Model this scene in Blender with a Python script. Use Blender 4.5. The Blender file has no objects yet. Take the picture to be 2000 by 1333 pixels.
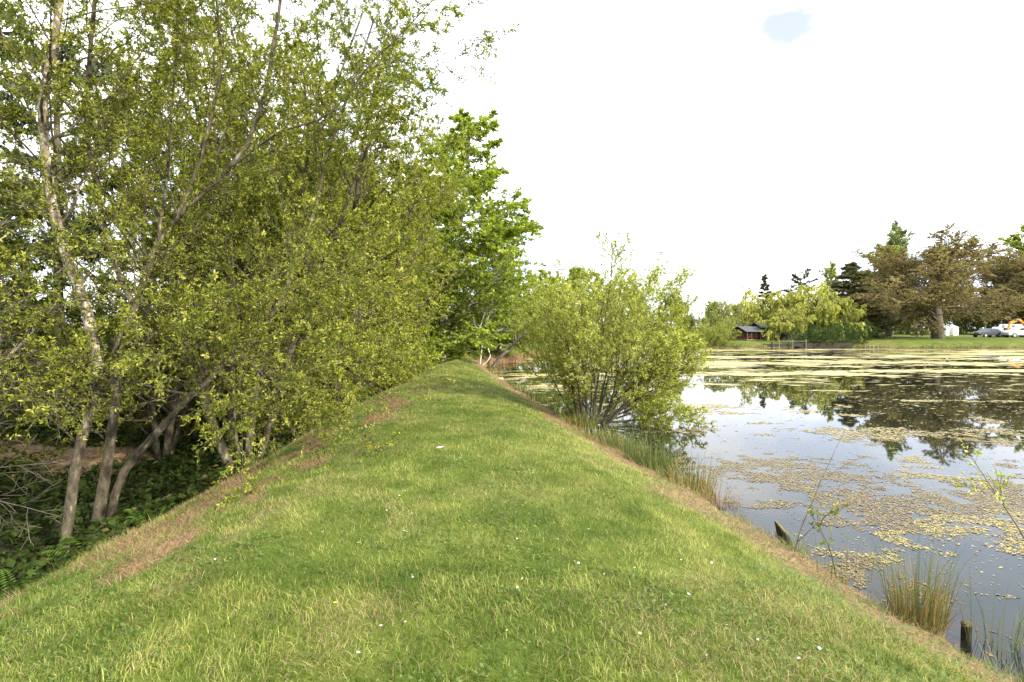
import bpy, math, random
import numpy as np
from math import radians as R, sin, cos, pi, sqrt

# ------------------------------------------------------------------ camera
SC = bpy.context.scene
COL = SC.collection
H, TH, F = 2.6, R(1.52), 1000.0
cam = bpy.data.cameras.new("camera"); cam.lens = 18; cam.sensor_width = 36
cam.clip_end = 2000; cam.clip_start = 0.05
co = bpy.data.objects.new("camera", cam); COL.objects.link(co)
co.location = (0, 0, H); co.rotation_euler = (R(90) - TH, 0, 0)
SC.camera = co

# ------------------------------------------------------------------ sky and sun
SUN_DIR = np.array((0.74, -0.50, 0.55)); SUN_DIR /= np.linalg.norm(SUN_DIR)
world = bpy.data.worlds.new("World"); SC.world = world; world.use_nodes = True
wn, wl = world.node_tree.nodes, world.node_tree.links
wn.clear()
wo = wn.new("ShaderNodeOutputWorld"); bg = wn.new("ShaderNodeBackground")
bg.inputs["Strength"].default_value = 0.1
sky = wn.new("ShaderNodeTexSky"); sky.sky_type = 'NISHITA'; sky.sun_disc = False; sky.ozone_density = 0.25
sky.sun_elevation = math.asin(SUN_DIR[2]); sky.sun_rotation = math.atan2(SUN_DIR[0], SUN_DIR[1])
tc = wn.new("ShaderNodeTexCoord")
def wnoise(scale, detail, rough):
    mp = wn.new("ShaderNodeMapping"); mp.inputs["Scale"].default_value = (1, 1, 2.2)
    wl.new(tc.outputs["Generated"], mp.inputs["Vector"])
    n = wn.new("ShaderNodeTexNoise"); n.inputs["Scale"].default_value = scale
    n.inputs["Detail"].default_value = detail; n.inputs["Roughness"].default_value = rough
    wl.new(mp.outputs[0], n.inputs["Vector"]); return n
n1 = wnoise(2.6, 6, 0.55)
ccol = wn.new("ShaderNodeValToRGB")
ccol.color_ramp.elements[0].position = 0.36; ccol.color_ramp.elements[0].color = (0.58, 0.66, 0.80, 1)
ccol.color_ramp.elements[1].position = 0.62; ccol.color_ramp.elements[1].color = (1.0, 0.99, 0.97, 1)
wl.new(n1.outputs["Fac"], ccol.inputs["Fac"])
cmul = wn.new("ShaderNodeVectorMath"); cmul.operation = 'SCALE'; cmul.inputs["Scale"].default_value = 16.5
wl.new(ccol.outputs["Color"], cmul.inputs[0])
# one break in the cloud where the photograph shows blue
gd = np.array((0.53, 1.0, 0.575)); gd /= np.linalg.norm(gd)
n2 = wnoise(9, 5, 0.6)
dist = wn.new("ShaderNodeVectorMath"); dist.operation = 'DISTANCE'
wl.new(tc.outputs["Generated"], dist.inputs[0]); dist.inputs[1].default_value = tuple(gd)
madd = wn.new("ShaderNodeMath"); madd.operation = 'MULTIPLY_ADD'
wl.new(n2.outputs["Fac"], madd.inputs[0]); madd.inputs[1].default_value = 0.16
wl.new(dist.outputs["Value"], madd.inputs[2])
gr = wn.new("ShaderNodeMapRange"); gr.interpolation_type = 'SMOOTHSTEP'
gr.inputs["From Min"].default_value = 0.10; gr.inputs["From Max"].default_value = 0.175; gr.inputs["To Min"].default_value = 0.20
wl.new(madd.outputs[0], gr.inputs["Value"])
skys = wn.new("ShaderNodeVectorMath"); skys.operation = 'SCALE'; skys.inputs["Scale"].default_value = 1.0
wl.new(sky.outputs["Color"], skys.inputs[0])
mx = wn.new("ShaderNodeMix"); mx.data_type = 'RGBA'
wl.new(gr.outputs["Result"], mx.inputs["Factor"])
wl.new(skys.outputs[0], mx.inputs["A"]); wl.new(cmul.outputs[0], mx.inputs["B"])
wl.new(mx.outputs["Result"], bg.inputs["Color"]); wl.new(bg.outputs[0], wo.inputs["Surface"])

sl = bpy.data.lights.new("sun", 'SUN'); sl.energy = 5.0; sl.angle = R(1.5); sl.color = (1.0, 0.92, 0.76)
so = bpy.data.objects.new("sun", sl); COL.objects.link(so)
from mathutils import Vector, Matrix
so.rotation_euler = Vector(tuple(SUN_DIR)).to_track_quat('Z', 'Y').to_euler()
so.location = (20, -15, 40)
SC.view_settings.view_transform = 'Standard'; SC.view_settings.look = 'None'
SC.view_settings.gamma = 1; SC.view_settings.use_curve_mapping = False
SC.view_settings.exposure = 0.94
SC.render.engine = 'CYCLES'
SC.cycles.max_bounces = 7; SC.cycles.diffuse_bounces = 3; SC.cycles.glossy_bounces = 3
SC.cycles.transmission_bounces = 4; SC.cycles.caustics_reflective = False; SC.cycles.caustics_refractive = False

rng = np.random.default_rng(7)
rnd = random.Random(11)

# ------------------------------------------------------------------ small helpers
def P(px, py, Y):
    """point of the place seen at photograph pixel (px,py) (2000 wide) at forward distance Y"""
    u, v = (px - 1000) / F, (666.5 - py) / F
    d = (u, cos(TH) + v * sin(TH), -sin(TH) + v * cos(TH))
    k = Y / d[1]
    return (d[0] * k, Y, H + d[2] * k)

def link(o, parent=None):
    COL.objects.link(o)
    if parent is not None: o.parent = parent
    return o

def tag(o, label=None, cat=None, group=None, kind=None):
    if label: o["label"] = label
    if cat: o["category"] = cat
    if group: o["group"] = group
    if kind: o["kind"] = kind
    return o

def empty(name, loc=(0, 0, 0), rz=0.0, s=1.0):
    o = bpy.data.objects.new(name, None); o.empty_display_size = 0.2
    o.location = loc; o.rotation_euler = (0, 0, rz); o.scale = (s, s, s) if not isinstance(s, tuple) else s
    return link(o)

def obj(name, me, parent=None, mat=None):
    o = bpy.data.objects.new(name, me)
    if mat is not None and not me.materials: me.materials.append(mat)
    return link(o, parent)

def mesh_np(name, verts, loops, sizes, mat=None, attrs=None, smooth=False):
    verts = np.asarray(verts, np.float32).reshape(-1, 3); loops = np.asarray(loops, np.int32).ravel()
    sizes = np.asarray(sizes, np.int32)
    me = bpy.data.meshes.new(name)
    me.vertices.add(len(verts)); me.vertices.foreach_set("co", verts.ravel())
    me.loops.add(len(loops)); me.loops.foreach_set("vertex_index", loops)
    me.polygons.add(len(sizes))
    st = np.zeros(len(sizes), np.int32); st[1:] = np.cumsum(sizes)[:-1]
    me.polygons.foreach_set("loop_start", st)
    if smooth: me.polygons.foreach_set("use_smooth", np.ones(len(sizes), bool))
    else: me.polygons.foreach_set("use_smooth", np.zeros(len(sizes), bool))
    for k, a in (attrs or {}).items():
        a = np.asarray(a, np.float32)
        if a.ndim == 1:
            at = me.attributes.new(k, 'FLOAT', 'POINT'); at.data.foreach_set("value", a)
        else:
            if a.shape[1] == 3: a = np.hstack([a, np.ones((len(a), 1), np.float32)])
            at = me.attributes.new(k, 'FLOAT_COLOR', 'POINT'); at.data.foreach_set("color", a.ravel())
    me.update(calc_edges=True)
    if mat is not None: me.materials.append(mat)
    return me

def hash2(ix, iy, s):
    h = np.sin(ix * 127.1 + iy * 311.7 + s * 74.7) * 43758.5453
    return h - np.floor(h)
def vnoise(x, y, s=0):
    ix, iy = np.floor(x), np.floor(y); fx, fy = x - ix, y - iy
    fx = fx * fx * (3 - 2 * fx); fy = fy * fy * (3 - 2 * fy)
    a, b = hash2(ix, iy, s), hash2(ix + 1, iy, s); c, d = hash2(ix, iy + 1, s), hash2(ix + 1, iy + 1, s)
    return (a * (1 - fx) + b * fx) * (1 - fy) + (c * (1 - fx) + d * fx) * fy
def fbm(x, y, s=0, o=4):
    t = 0; a = 0.5; n = 0
    for i in range(o):
        t = t + a * vnoise(x, y, s + i * 3.1); n += a; a *= 0.5; x = x * 2.03; y = y * 2.03
    return t / n
def sstep(a, b, x):
    t = np.clip((x - a) / (b - a), 0, 1); return t * t * (3 - 2 * t)

# ------------------------------------------------------------------ materials
def nodes(name):
    m = bpy.data.materials.new(name); m.use_nodes = True
    nt = m.node_tree; b = nt.nodes["Principled BSDF"]; return m, nt, b
def ramp(nt, stops):
    r = nt.nodes.new("ShaderNodeValToRGB"); e = r.color_ramp.elements
    while len(e) < len(stops): e.new(0.5)
    for k, (p, c) in enumerate(stops): e[k].position = p; e[k].color = (*c, 1)
    return r
def noise_node(nt, scale, detail=5, coord="Object", vscale=None, rough=0.6):
    t = nt.nodes.new("ShaderNodeTexCoord"); n = nt.nodes.new("ShaderNodeTexNoise")
    n.inputs["Scale"].default_value = scale; n.inputs["Detail"].default_value = detail; n.inputs["Roughness"].default_value = rough
    if vscale:
        mp = nt.nodes.new("ShaderNodeMapping"); mp.inputs["Scale"].default_value = vscale
        nt.links.new(t.outputs[coord], mp.inputs[0]); nt.links.new(mp.outputs[0], n.inputs["Vector"])
    else: nt.links.new(t.outputs[coord], n.inputs["Vector"])
    return n
def bump(nt, b, src, strength=0.5, dist=0.02):
    u = nt.nodes.new("ShaderNodeBump"); u.inputs["Strength"].default_value = strength; u.inputs["Distance"].default_value = dist
    nt.links.new(src, u.inputs["Height"]); nt.links.new(u.outputs[0], b.inputs["Normal"])

def leaf_mat(name, stops, trans=0.4, rough=0.5, tcol=1.5):
    m, nt, b = nodes(name)
    a = nt.nodes.new("ShaderNodeAttribute"); a.attribute_name = "tint"
    r = ramp(nt, stops); nt.links.new(a.outputs["Fac"], r.inputs["Fac"])
    nt.links.new(r.outputs["Color"], b.inputs["Base Color"])
    b.inputs["Roughness"].default_value = rough + .1; b.inputs["Specular IOR Level"].default_value = 0.12
    tr = nt.nodes.new("ShaderNodeBsdfTranslucent")
    g = nt.nodes.new("ShaderNodeMix"); g.data_type = 'RGBA'; g.blend_type = 'MULTIPLY'; g.inputs["Factor"].default_value = 1
    nt.links.new(r.outputs["Color"], g.inputs["A"]); g.inputs["B"].default_value = (tcol, tcol * 1.05, tcol * 0.55, 1)
    nt.links.new(g.outputs["Result"], tr.inputs["Color"])
    ms = nt.nodes.new("ShaderNodeMixShader"); ms.inputs[0].default_value = trans
    nt.links.new(b.outputs[0], ms.inputs[1]); nt.links.new(tr.outputs[0], ms.inputs[2])
    nt.links.new(ms.outputs[0], nt.nodes["Material Output"].inputs["Surface"])
    return m
def col_mat(name, trans=0.35, rough=0.55, spec=0.3):
    m, nt, b = nodes(name)
    a = nt.nodes.new("ShaderNodeAttribute"); a.attribute_name = "col"
    nt.links.new(a.outputs["Color"], b.inputs["Base Color"])
    b.inputs["Roughness"].default_value = rough; b.inputs["Specular IOR Level"].default_value = spec
    tr = nt.nodes.new("ShaderNodeBsdfTranslucent"); nt.links.new(a.outputs["Color"], tr.inputs["Color"])
    ms = nt.nodes.new("ShaderNodeMixShader"); ms.inputs[0].default_value = trans
    nt.links.new(b.outputs[0], ms.inputs[1]); nt.links.new(tr.outputs[0], ms.inputs[2])
    nt.links.new(ms.outputs[0], nt.nodes["Material Output"].inputs["Surface"])
    return m
def bark_mat(name, dark, mid, light, scale=6, lich=0.62, bumpd=0.02):
    m, nt, b = nodes(name)
    n = noise_node(nt, scale, 6, vscale=(1, 1, 0.45)); r = ramp(nt, [(0.32, dark), (0.52, mid), (lich, mid), (min(lich + .1, .99), light)])
    nt.links.new(n.outputs["Fac"], r.inputs["Fac"]); nt.links.new(r.outputs["Color"], b.inputs["Base Color"])
    b.inputs["Roughness"].default_value = 0.9; b.inputs["Specular IOR Level"].default_value = 0.15
    n3 = noise_node(nt, scale * 5, 4, vscale=(1, 1, 0.25)); bump(nt, b, n3.outputs["Fac"], 0.7, bumpd)
    return m
def plain(name, c, rough=0.6, metal=0, var=0.15, scale=8, spec=0.4):
    m, nt, b = nodes(name)
    n = noise_node(nt, scale, 5)
    r = ramp(nt, [(0.3, tuple(x * (1 - var) for x in c)), (0.7, tuple(min(1, x * (1 + var)) for x in c))])
    nt.links.new(n.outputs["Fac"], r.inputs["Fac"]); nt.links.new(r.outputs["Color"], b.inputs["Base Color"])
    b.inputs["Roughness"].default_value = rough; b.inputs["Metallic"].default_value = metal; b.inputs["Specular IOR Level"].default_value = spec
    return m

M = {}
M['willow_leaf'] = leaf_mat('willow_leaf', [(0, (.095, .125, .014)), (.4, (.205, .228, .026)), (.8, (.30, .315, .045)), (1, (.39, .385, .085))], .30)
M['front_leaf'] = leaf_mat('front_leaf', [(0, (.085, .115, .013)), (.5, (.18, .20, .022)), (.85, (.27, .285, .04)), (1, (.37, .365, .08))], .30)
M['bush_leaf'] = leaf_mat('bush_leaf', [(0, (.19, .22, .04)), (.5, (.33, .36, .07)), (.85, (.46, .47, .13)), (1, (.58, .57, .22))], .45)
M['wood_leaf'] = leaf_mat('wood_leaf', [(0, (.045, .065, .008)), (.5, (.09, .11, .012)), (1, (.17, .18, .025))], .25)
M['beech_leaf'] = leaf_mat('beech_leaf', [(0, (.11, .16, .018)), (.5, (.21, .27, .032)), (1, (.38, .42, .07))], .45)
M['light_leaf'] = leaf_mat('light_leaf', [(0, (.16, .20, .035)), (.5, (.25, .285, .06)), (1, (.38, .39, .12))], .45)
M['weep_leaf'] = leaf_mat('weep_leaf', [(0, (.28, .30, .06)), (.5, (.44, .45, .11)), (1, (.60, .58, .19))], .4)
M['oak_leaf'] = leaf_mat('oak_leaf', [(0, (.15, .12, .055)), (.5, (.22, .17, .085)), (.8, (.28, .215, .115)), (1, (.25, .25, .09))], .35)
M['dark_leaf'] = leaf_mat('dark_leaf', [(0, (.022, .048, .008)), (.5, (.04, .08, .012)), (1, (.075, .13, .02))], .2, .4)
M['fir_leaf'] = leaf_mat('fir_leaf', [(0, (.08, .09, .04)), (.5, (.14, .14, .06)), (1, (.22, .19, .09))], .15, .6)
M['pine_leaf'] = leaf_mat('pine_leaf', [(0, (.05, .065, .035)), (1, (.11, .125, .07))], .15, .6)
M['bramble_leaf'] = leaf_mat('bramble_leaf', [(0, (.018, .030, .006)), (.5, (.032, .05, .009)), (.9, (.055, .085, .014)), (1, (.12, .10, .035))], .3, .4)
M['poplar_leaf'] = leaf_mat('poplar_leaf', [(0, (.13, .17, .07)), (.5, (.20, .24, .11)), (1, (.30, .32, .17))], .4)
M['fern_leaf'] = leaf_mat('fern_leaf', [(0, (.06, .13, .02)), (1, (.12, .20, .03))], .4)
M['bark'] = bark_mat('bark', (.03, .026, .017), (.105, .088, .06), (.27, .25, .18), 11, .58, .05)
M['bark_lichen'] = bark_mat('bark_lichen', (.09, .07, .05), (.24, .195, .145), (.50, .45, .34), 14, .5, .03)
M['bark_dark'] = bark_mat('bark_dark', (.05, .042, .03), (.10, .085, .06), (.2, .19, .15), 4, .66)
M['bark_pale'] = bark_mat('bark_pale', (.14, .12, .10), (.27, .23, .19), (.5, .46, .4), 4, .58)
M['bark_dead'] = bark_mat('bark_dead', (.38, .34, .27), (.55, .50, .41), (.68, .64, .55), 6, .6)
M['twig_grey'] = bark_mat('twig_grey', (.07, .06, .045), (.14, .12, .095), (.36, .34, .28), 9, .62)
M['blade'] = col_mat('blade')
M['straw'] = col_mat('straw', .15, .8, .1)
M['pond_leaf'] = col_mat('pond_leaf', .1, .55, .3)

# ------------------------------------------------------------------ terrain
SHORE = np.array([(5.4, -6), (4.55, 0), (3.75, 3.6), (3.25, 5.8), (2.97, 7.4), (2.35, 10), (1.75, 13), (0.75, 18), (-0.37, 24.8), (-1.5, 31),
                  (-1.75, 34), (-1.2, 36.2), (.3, 39), (2.2, 43.2), (8, 50), (16, 57), (26, 64), (36, 63.5), (46, 61.5), (59, 59), (80, 57), (110, 52), (125, 20), (90, -25), (40, -30), (10, -20)], float)
def shore_d(x, y):
    x = np.asarray(x, float); y = np.asarray(y, float)
    best = np.full(x.shape, 1e9); inside = np.zeros(x.shape, bool)
    n = len(SHORE)
    for i in range(n):
        ax, ay = SHORE[i]; bx, by = SHORE[(i + 1) % n]
        ex, ey = bx - ax, by - ay; L2 = ex * ex + ey * ey
        t = np.clip(((x - ax) * ex + (y - ay) * ey) / L2, 0, 1)
        d = (x - ax - t * ex) ** 2 + (y - ay - t * ey) ** 2
        best = np.minimum(best, d)
        c = ((ay > y) != (by > y)) & (x < (bx - ax) * (y - ay) / (by - ay + 1e-12) + ax)
        inside ^= c
    d = np.sqrt(best)
    return np.where(inside, -d, d)
def left_e(x, y):
    return x + 4.35 + 0.22 * (fbm(y * 0.7, y * 0 + 3.3, 5, 3) - .5) + 0.0 * y
def height(x, y, d=None):
    x = np.asarray(x, float); y = np.asarray(y, float)
    if d is None: d = shore_d(x, y)
    wob = 0.42 * (fbm(x * 1.3, y * 1.3, 2, 4) - .5)
    dd = d + wob * np.clip(1 - np.abs(d) / 3, 0, 1)
    bank = np.interp(dd, [-8, -1, -.15, 0, .12, .5, 1.2, 2.0, 3, 4.5], [-1.6, -.6, -.25, -.02, .09, .24, .52, .77, .88, .92])
    e = left_e(x, y)
    xs_ = [-60, -25, -8, -3, -1.3, 0, .4, 1.2, 2.2, 3.2]
    ln = np.interp(e, xs_, [.6, -.2, -.55, -.70, -.62, .22, .38, .66, .86, .92]); lf = np.interp(e, xs_, [.6, -.2, -.55, -.70, -.55, .36, .55, .77, .88, .92])
    q_ = sstep(6, 13, y); left = ln * (1 - q_) + lf * q_
    w = sstep(34, 44, y); left = left * (1 - w) + .92 * w
    z = np.minimum(bank, left)
    z = z + 0.004 * np.clip(d - 5, 0, 250) * sstep(35, 55, y)
    z = z + 0.07 * (fbm(x * .6, y * .6, 9, 3) - .5) * sstep(.2, 2, d) + .03 * (fbm(x * 2.5, y * 2.5, 4, 2) - .5) * sstep(0, .5, d)
    rough = sstep(.3, -1.5, e) * (1 - w)
    z = z + rough * .35 * (fbm(x * .5, y * .5, 21, 3) - .45)
    return z
def hz(x, y): return float(height(np.array([x]), np.array([y]))[0])

def axis(segs):
    out = []
    for a, b, s in segs: out.append(np.arange(a, b, s))
    out.append(np.array([segs[-1][1]])); return np.concatenate(out)
gx = axis([(-500, -100, 50), (-100, -30, 5), (-30, -14, 1), (-14, -6.5, .35), (-6.5, 6, .13), (6, 12, .5), (12, 40, 1), (40, 125, 1.25), (125, 140, 5), (140, 500, 40)])
gy = axis([(-60, -6, 6), (-6, 0, .5), (0, 14, .16), (14, 50, .4), (50, 70, .8), (70, 120, 4), (120, 200, 16), (200, 700, 50)])
GX, GY = np.meshgrid(gx, gy); X1, Y1 = GX.ravel(), GY.ravel()
D1 = shore_d(X1, Y1); Z1 = height(X1, Y1, D1); E1 = left_e(X1, Y1)
nx, ny = len(gx), len(gy)
ii = np.arange(nx * ny).reshape(ny, nx)
quads = np.stack([ii[:-1, :-1], ii[:-1, 1:], ii[1:, 1:], ii[1:, :-1]], -1).reshape(-1, 4)
def straw_mask(x, y, d, e):
    n = fbm(x * 1.3, y * 1.3, 31, 4)
    l = sstep(.26, .0, e + (n - .5) * 1.3) * sstep(-.9, -.3, e) * sstep(.20, .34, fbm(x * .8, y * .8, 35, 3)) * (1 - sstep(11, 17, y) * .75)
    l2 = sstep(.55 - .05 * sstep(9, 5, y), .63, fbm(x * 1.5 + 7, y * 1.0, 77, 4)) * sstep(2.5, 1.2, e) * sstep(-.2, .3, e) * (1 - sstep(12, 20, y) * .8)
    r = sstep(1.45, .8, d * (1 + .35 * sstep(8, 14, y)) + (n - .5) * 1.4) * sstep(-.05, .1, d) * (1 - sstep(44, 60, y))
    return np.clip(np.maximum(np.maximum(l, l2), r), 0, 1)
straw1 = straw_mask(X1, Y1, D1, E1)
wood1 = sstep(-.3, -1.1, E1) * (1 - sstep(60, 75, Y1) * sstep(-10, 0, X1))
farbank = sstep(1.5, .3, D1 + 1.6 * (fbm(X1 * .35, Y1 * .35, 44, 3) - .5)) * sstep(50, 58, Y1)
lefttrack = sstep(.5, .3, np.abs((Y1 - 12.6) + .25 * (X1 + 12)) / 3.0 + .3 * (fbm(X1 * .5, Y1 * .5, 8, 3) - .5)) * sstep(-8.6, -10, X1)
cover = np.stack([np.maximum(straw1, .45 * farbank), np.maximum(wood1, .35 * farbank), lefttrack], 1)

m, nt, b = nodes('ground')
at = nt.nodes.new("ShaderNodeAttribute"); at.attribute_name = "cover"
sep = nt.nodes.new("ShaderNodeSeparateColor"); nt.links.new(at.outputs["Color"], sep.inputs[0])
gn = noise_node(nt, .9, 8); gr1 = ramp(nt, [(.3, (.05, .075, .012)), (.5, (.085, .115, .018)), (.68, (.14, .15, .035))])
nt.links.new(gn.outputs["Fac"], gr1.inputs["Fac"])
sn = noise_node(nt, 14, 6); sr = ramp(nt, [(.3, (.08, .05, .028)), (.5, (.19, .125, .07)), (.7, (.32, .23, .13))]); nt.links.new(sn.outputs["Fac"], sr.inputs["Fac"])
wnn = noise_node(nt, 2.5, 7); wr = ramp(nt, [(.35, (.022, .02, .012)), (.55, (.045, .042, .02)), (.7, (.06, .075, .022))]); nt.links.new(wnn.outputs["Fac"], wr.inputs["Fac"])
def mixc(fac, a_, b_):
    q = nt.nodes.new("ShaderNodeMix"); q.data_type = 'RGBA'
    nt.links.new(fac, q.inputs["Factor"]); nt.links.new(a_, q.inputs["A"]); nt.links.new(b_, q.inputs["B"]); return q.outputs["Result"]
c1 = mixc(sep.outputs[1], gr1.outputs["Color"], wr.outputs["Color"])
c2 = mixc(sep.outputs[2], c1, sr.outputs["Color"])
c3 = mixc(sep.outputs[0], c2, sr.outputs["Color"])
nt.links.new(c3, b.inputs["Base Color"]); b.inputs["Roughness"].default_value = .95; b.inputs["Specular IOR Level"].default_value = .1
bn = noise_node(nt, 30, 6); bump(nt, b, bn.outputs["Fac"], .6, .03)
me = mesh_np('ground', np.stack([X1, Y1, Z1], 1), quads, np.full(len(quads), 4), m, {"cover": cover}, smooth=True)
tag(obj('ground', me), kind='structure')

# ------------------------------------------------------------------ pond water
m, nt, b = nodes('pond_water')
b.inputs["Base Color"].default_value = (.010, .012, .008, 1); b.inputs["Roughness"].default_value = .02; b.inputs["IOR"].default_value = 1.333
wn1 = noise_node(nt, 1.6, 3, vscale=(1, 2.5, 1)); bump(nt, b, wn1.outputs["Fac"], .012, .012)
# one flat sheet; its edges run on under the banks
wl_ = [(8.5, -24), (3.9, -6), (3.05, 0), (2.25, 3.6), (1.75, 5.8), (1.47, 7.4), (.85, 10), (.25, 13), (-.75, 18), (-1.8, 24.8), (-2.8, 31), (-3.1, 34), (-3.1, 40), (-3.1, 68)]
wv, wq = [], []
for i, (x, y) in enumerate(wl_):
    wv += [(x, y, 0), (40, y, 0), (132, y, 0)]
    if i: k = 3 * i; wq += [(k - 3, k - 2, k + 1, k), (k - 2, k - 1, k + 2, k + 1)]
me = mesh_np('water', wv, wq, np.full(len(wq), 4), m)
tag(obj('water', me), kind='structure')

# ------------------------------------------------------------------ blades (grass, straw, rushes)
def blade_mesh(name, P0, h, w, az, lean, col, mat, two=True):
    P0 = np.asarray(P0, float); N = len(P0)
    h, w, az, lean = (np.broadcast_to(np.asarray(a, float), (N,)) for a in (h, w, az, lean))
    bx, by = np.cos(az), np.sin(az)
    sa = az + pi / 2 + rng.normal(0, .7, N); sx, sy = np.cos(sa), np.sin(sa)
    up = np.sqrt(np.clip(1 - lean * lean * .8, .03, 1))
    S = np.stack([sx, sy, np.zeros(N)], 1) * (w / 2)[:, None]
    B = np.stack([bx, by, np.zeros(N)], 1)
    Z = np.array((0, 0, 1.0))
    tip = P0 + B * (h * lean)[:, None] + Z * (h * up)[:, None]
    if two:
        mid = P0 + B * (h * lean * .32)[:, None] + Z * (h * .56 * np.minimum(1, up + .15))[:, None]
        V = np.stack([P0 - S, P0 + S, mid - S * .75, mid + S * .75, tip], 1).reshape(-1, 3)
        k = (np.arange(N) * 5)[:, None]
        L = np.hstack([k + 0, k + 1, k + 3, k + 2, k + 2, k + 3, k + 4]).ravel()
        sz = np.tile([4, 3], N); r = 5
    else:
        V = np.stack([P0 - S, P0 + S, tip], 1).reshape(-1, 3)
        k = (np.arange(N) * 3)[:, None]; L = np.hstack([k, k + 1, k + 2]).ravel(); sz = np.full(N, 3); r = 3
    C = np.repeat(np.asarray(col, np.float32), r, 0)
    return mesh_np(name, V, L, sz, mat, {"col": C})

def grass_cols(x, y, d, e, n):
    g1, g2, g3 = np.array((.068, .118, .012)), np.array((.160, .208, .028)), np.array((.35, .355, .10))
    a = fbm(x * .55, y * .55, 3, 4); a2 = fbm(x * 4.2, y * 4.2, 14, 3)
    t = np.clip((a - .5) * 1.1 + (a2 - .5) * 1.6 + .45 + .10 * sstep(0, 2.5, x) - .22 * sstep(2.4, .6, e) * sstep(9, 4, y) + .22 * sstep(-1.5, 2.0, x) * sstep(4, 9, y) + rng.normal(0, .30, n), 0, 1)[:, None]
    c = np.where(t < .5, g1 + (g2 - g1) * t * 2, g2 + (g3 - g2) * (t * 2 - 1))
    c = c * (1 + rng.normal(0, .22, (n, 1)))
    st = straw_mask(x, y, d, e)
    ps = .085 + .6 * st + .30 * sstep(.54, .68, fbm(x * 1.1 + 9, y * 1.1, 52, 4))
    isst = rng.random(n) < ps
    sc = np.array((.40, .31, .15)) * (.45 + .8 * rng.random((n, 1)))
    c[isst] = sc[isst]
    return np.clip(c, .01, .8), isst, st

def scatter_grass(y0, y1, dens, hmean, w, two, x0=None, x1=None):
    xa, xb = (-6.2, 5.2) if y1 < 12 else (-6.0, 3.2)
    if x0 is not None: xa, xb = x0, x1
    n = int(dens * (xb - xa) * (y1 - y0))
    x = rng.uniform(xa, xb, n); y = rng.uniform(y0, y1, n)
    d = shore_d(x, y); e = left_e(x, y)
    st = straw_mask(x, y, d, e)
    keep = (d > .10) & (e > -.25) & (rng.random(n) > .85 * st) & (fbm(x * 3, y * 3, 61, 3) + .25 * rng.random(n) > .32)
    x, y, d, e = x[keep], y[keep], d[keep], e[keep]; n = len(x)
    z = height(x, y, d)
    col, isst, st = grass_cols(x, y, d, e, n)
    clump = .5 * fbm(x * 2.2, y * 2.2, 41, 3) + .5 * fbm(x * 9, y * 9, 43, 2)
    tall = sstep(1.7, .3, e) * .9 + sstep(.9, .3, d) * 1.0
    h = hmean * (.45 + 1.1 * clump) * (.5 + .9 * rng.random(n)) * (1 + tall * sstep(.45, .7, fbm(x * 1.4, y * 1.4, 91, 3)) * 1.6)
    lean = np.clip(rng.beta(2, 1.6, n) * 1.0 + .18 + .25 * isst, 0, 1)
    az = rng.uniform(0, 2 * pi, n) * .85 + 9 * fbm(x * 1.6, y * 1.6, 66, 2)
    return np.stack([x, y, z - .006], 1), h, w * (.7 + .6 * rng.random(n)), az, lean, col
GRASS = [(0.4, 2.0, 1500, .07, .0050, False), (2.0, 3.6, 7500, .054, .0038, True), (3.6, 6, 5600, .052, .0050, False), (6, 10, 3200, .052, .0066, False),
         (10, 17, 1700, .052, .0098, False), (17, 30, 700, .055, .017, False), (30, 46, 130, .07, .045, False)]
go = None
for k, g in enumerate(GRASS):
    p, h, w, az, le, c = scatter_grass(g[0], g[1], g[2], g[3], g[4], g[5], *((-8, 4) if g[0] >= 30 else (None, None)))
    me = blade_mesh('grass', p, h, w, az, le, c, M['blade'], g[5])
    o = obj('grass', me)
    if go is None:
        go = o; tag(o, 'short mown meadow grass covering the dam path', 'grass', kind='stuff')
    else: tag(o, 'short mown meadow grass covering the dam path', 'grass', group='grass on the dam', kind='stuff')
go["group"] = 'grass on the dam'

# dead cut grass along both edges
def straw_blades(n, x0, x1, y0, y1, thr=.32, w=.0030, L=.065):
    x = rng.uniform(x0, x1, n); y = y0 + (y1 - y0) * rng.random(n) ** 1.35
    d = shore_d(x, y); e = left_e(x, y); s = straw_mask(x, y, d, e)
    k = (s > thr + .3 * rng.random(n)) & (d > -.02)
    x, y, d = x[k], y[k], d[k]; n = len(x); z = height(x, y, d)
    c = np.array((.29, .185, .10)) * (.3 + .95 * rng.random((n, 1))) * np.array((1, 1, 1)) + rng.normal(0, .012, (n, 3))
    sc = 1 + y / 9
    return np.stack([x, y, z + .004 + .02 * rng.random(n)], 1), L * (.4 + rng.random(n)), w * sc, rng.uniform(0, 2 * pi, n), rng.uniform(.86, 1.05, n), np.clip(c, .02, .8)
a1 = straw_blades(150000, -5.6, -1.8, 2.2, 20); a2 = straw_blades(110000, -.6, 4.6, 2.2, 40)
for nm, a in (('left', a1), ('right', a2)):
    me = blade_mesh('dry_grass', *a, M['straw'], False)
    tag(obj('dry_grass', me), 'band of dead tan grass along the ' + ('ditch edge of the bank' if nm == 'left' else "water's edge of the bank"), 'dry grass', kind='stuff')

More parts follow.
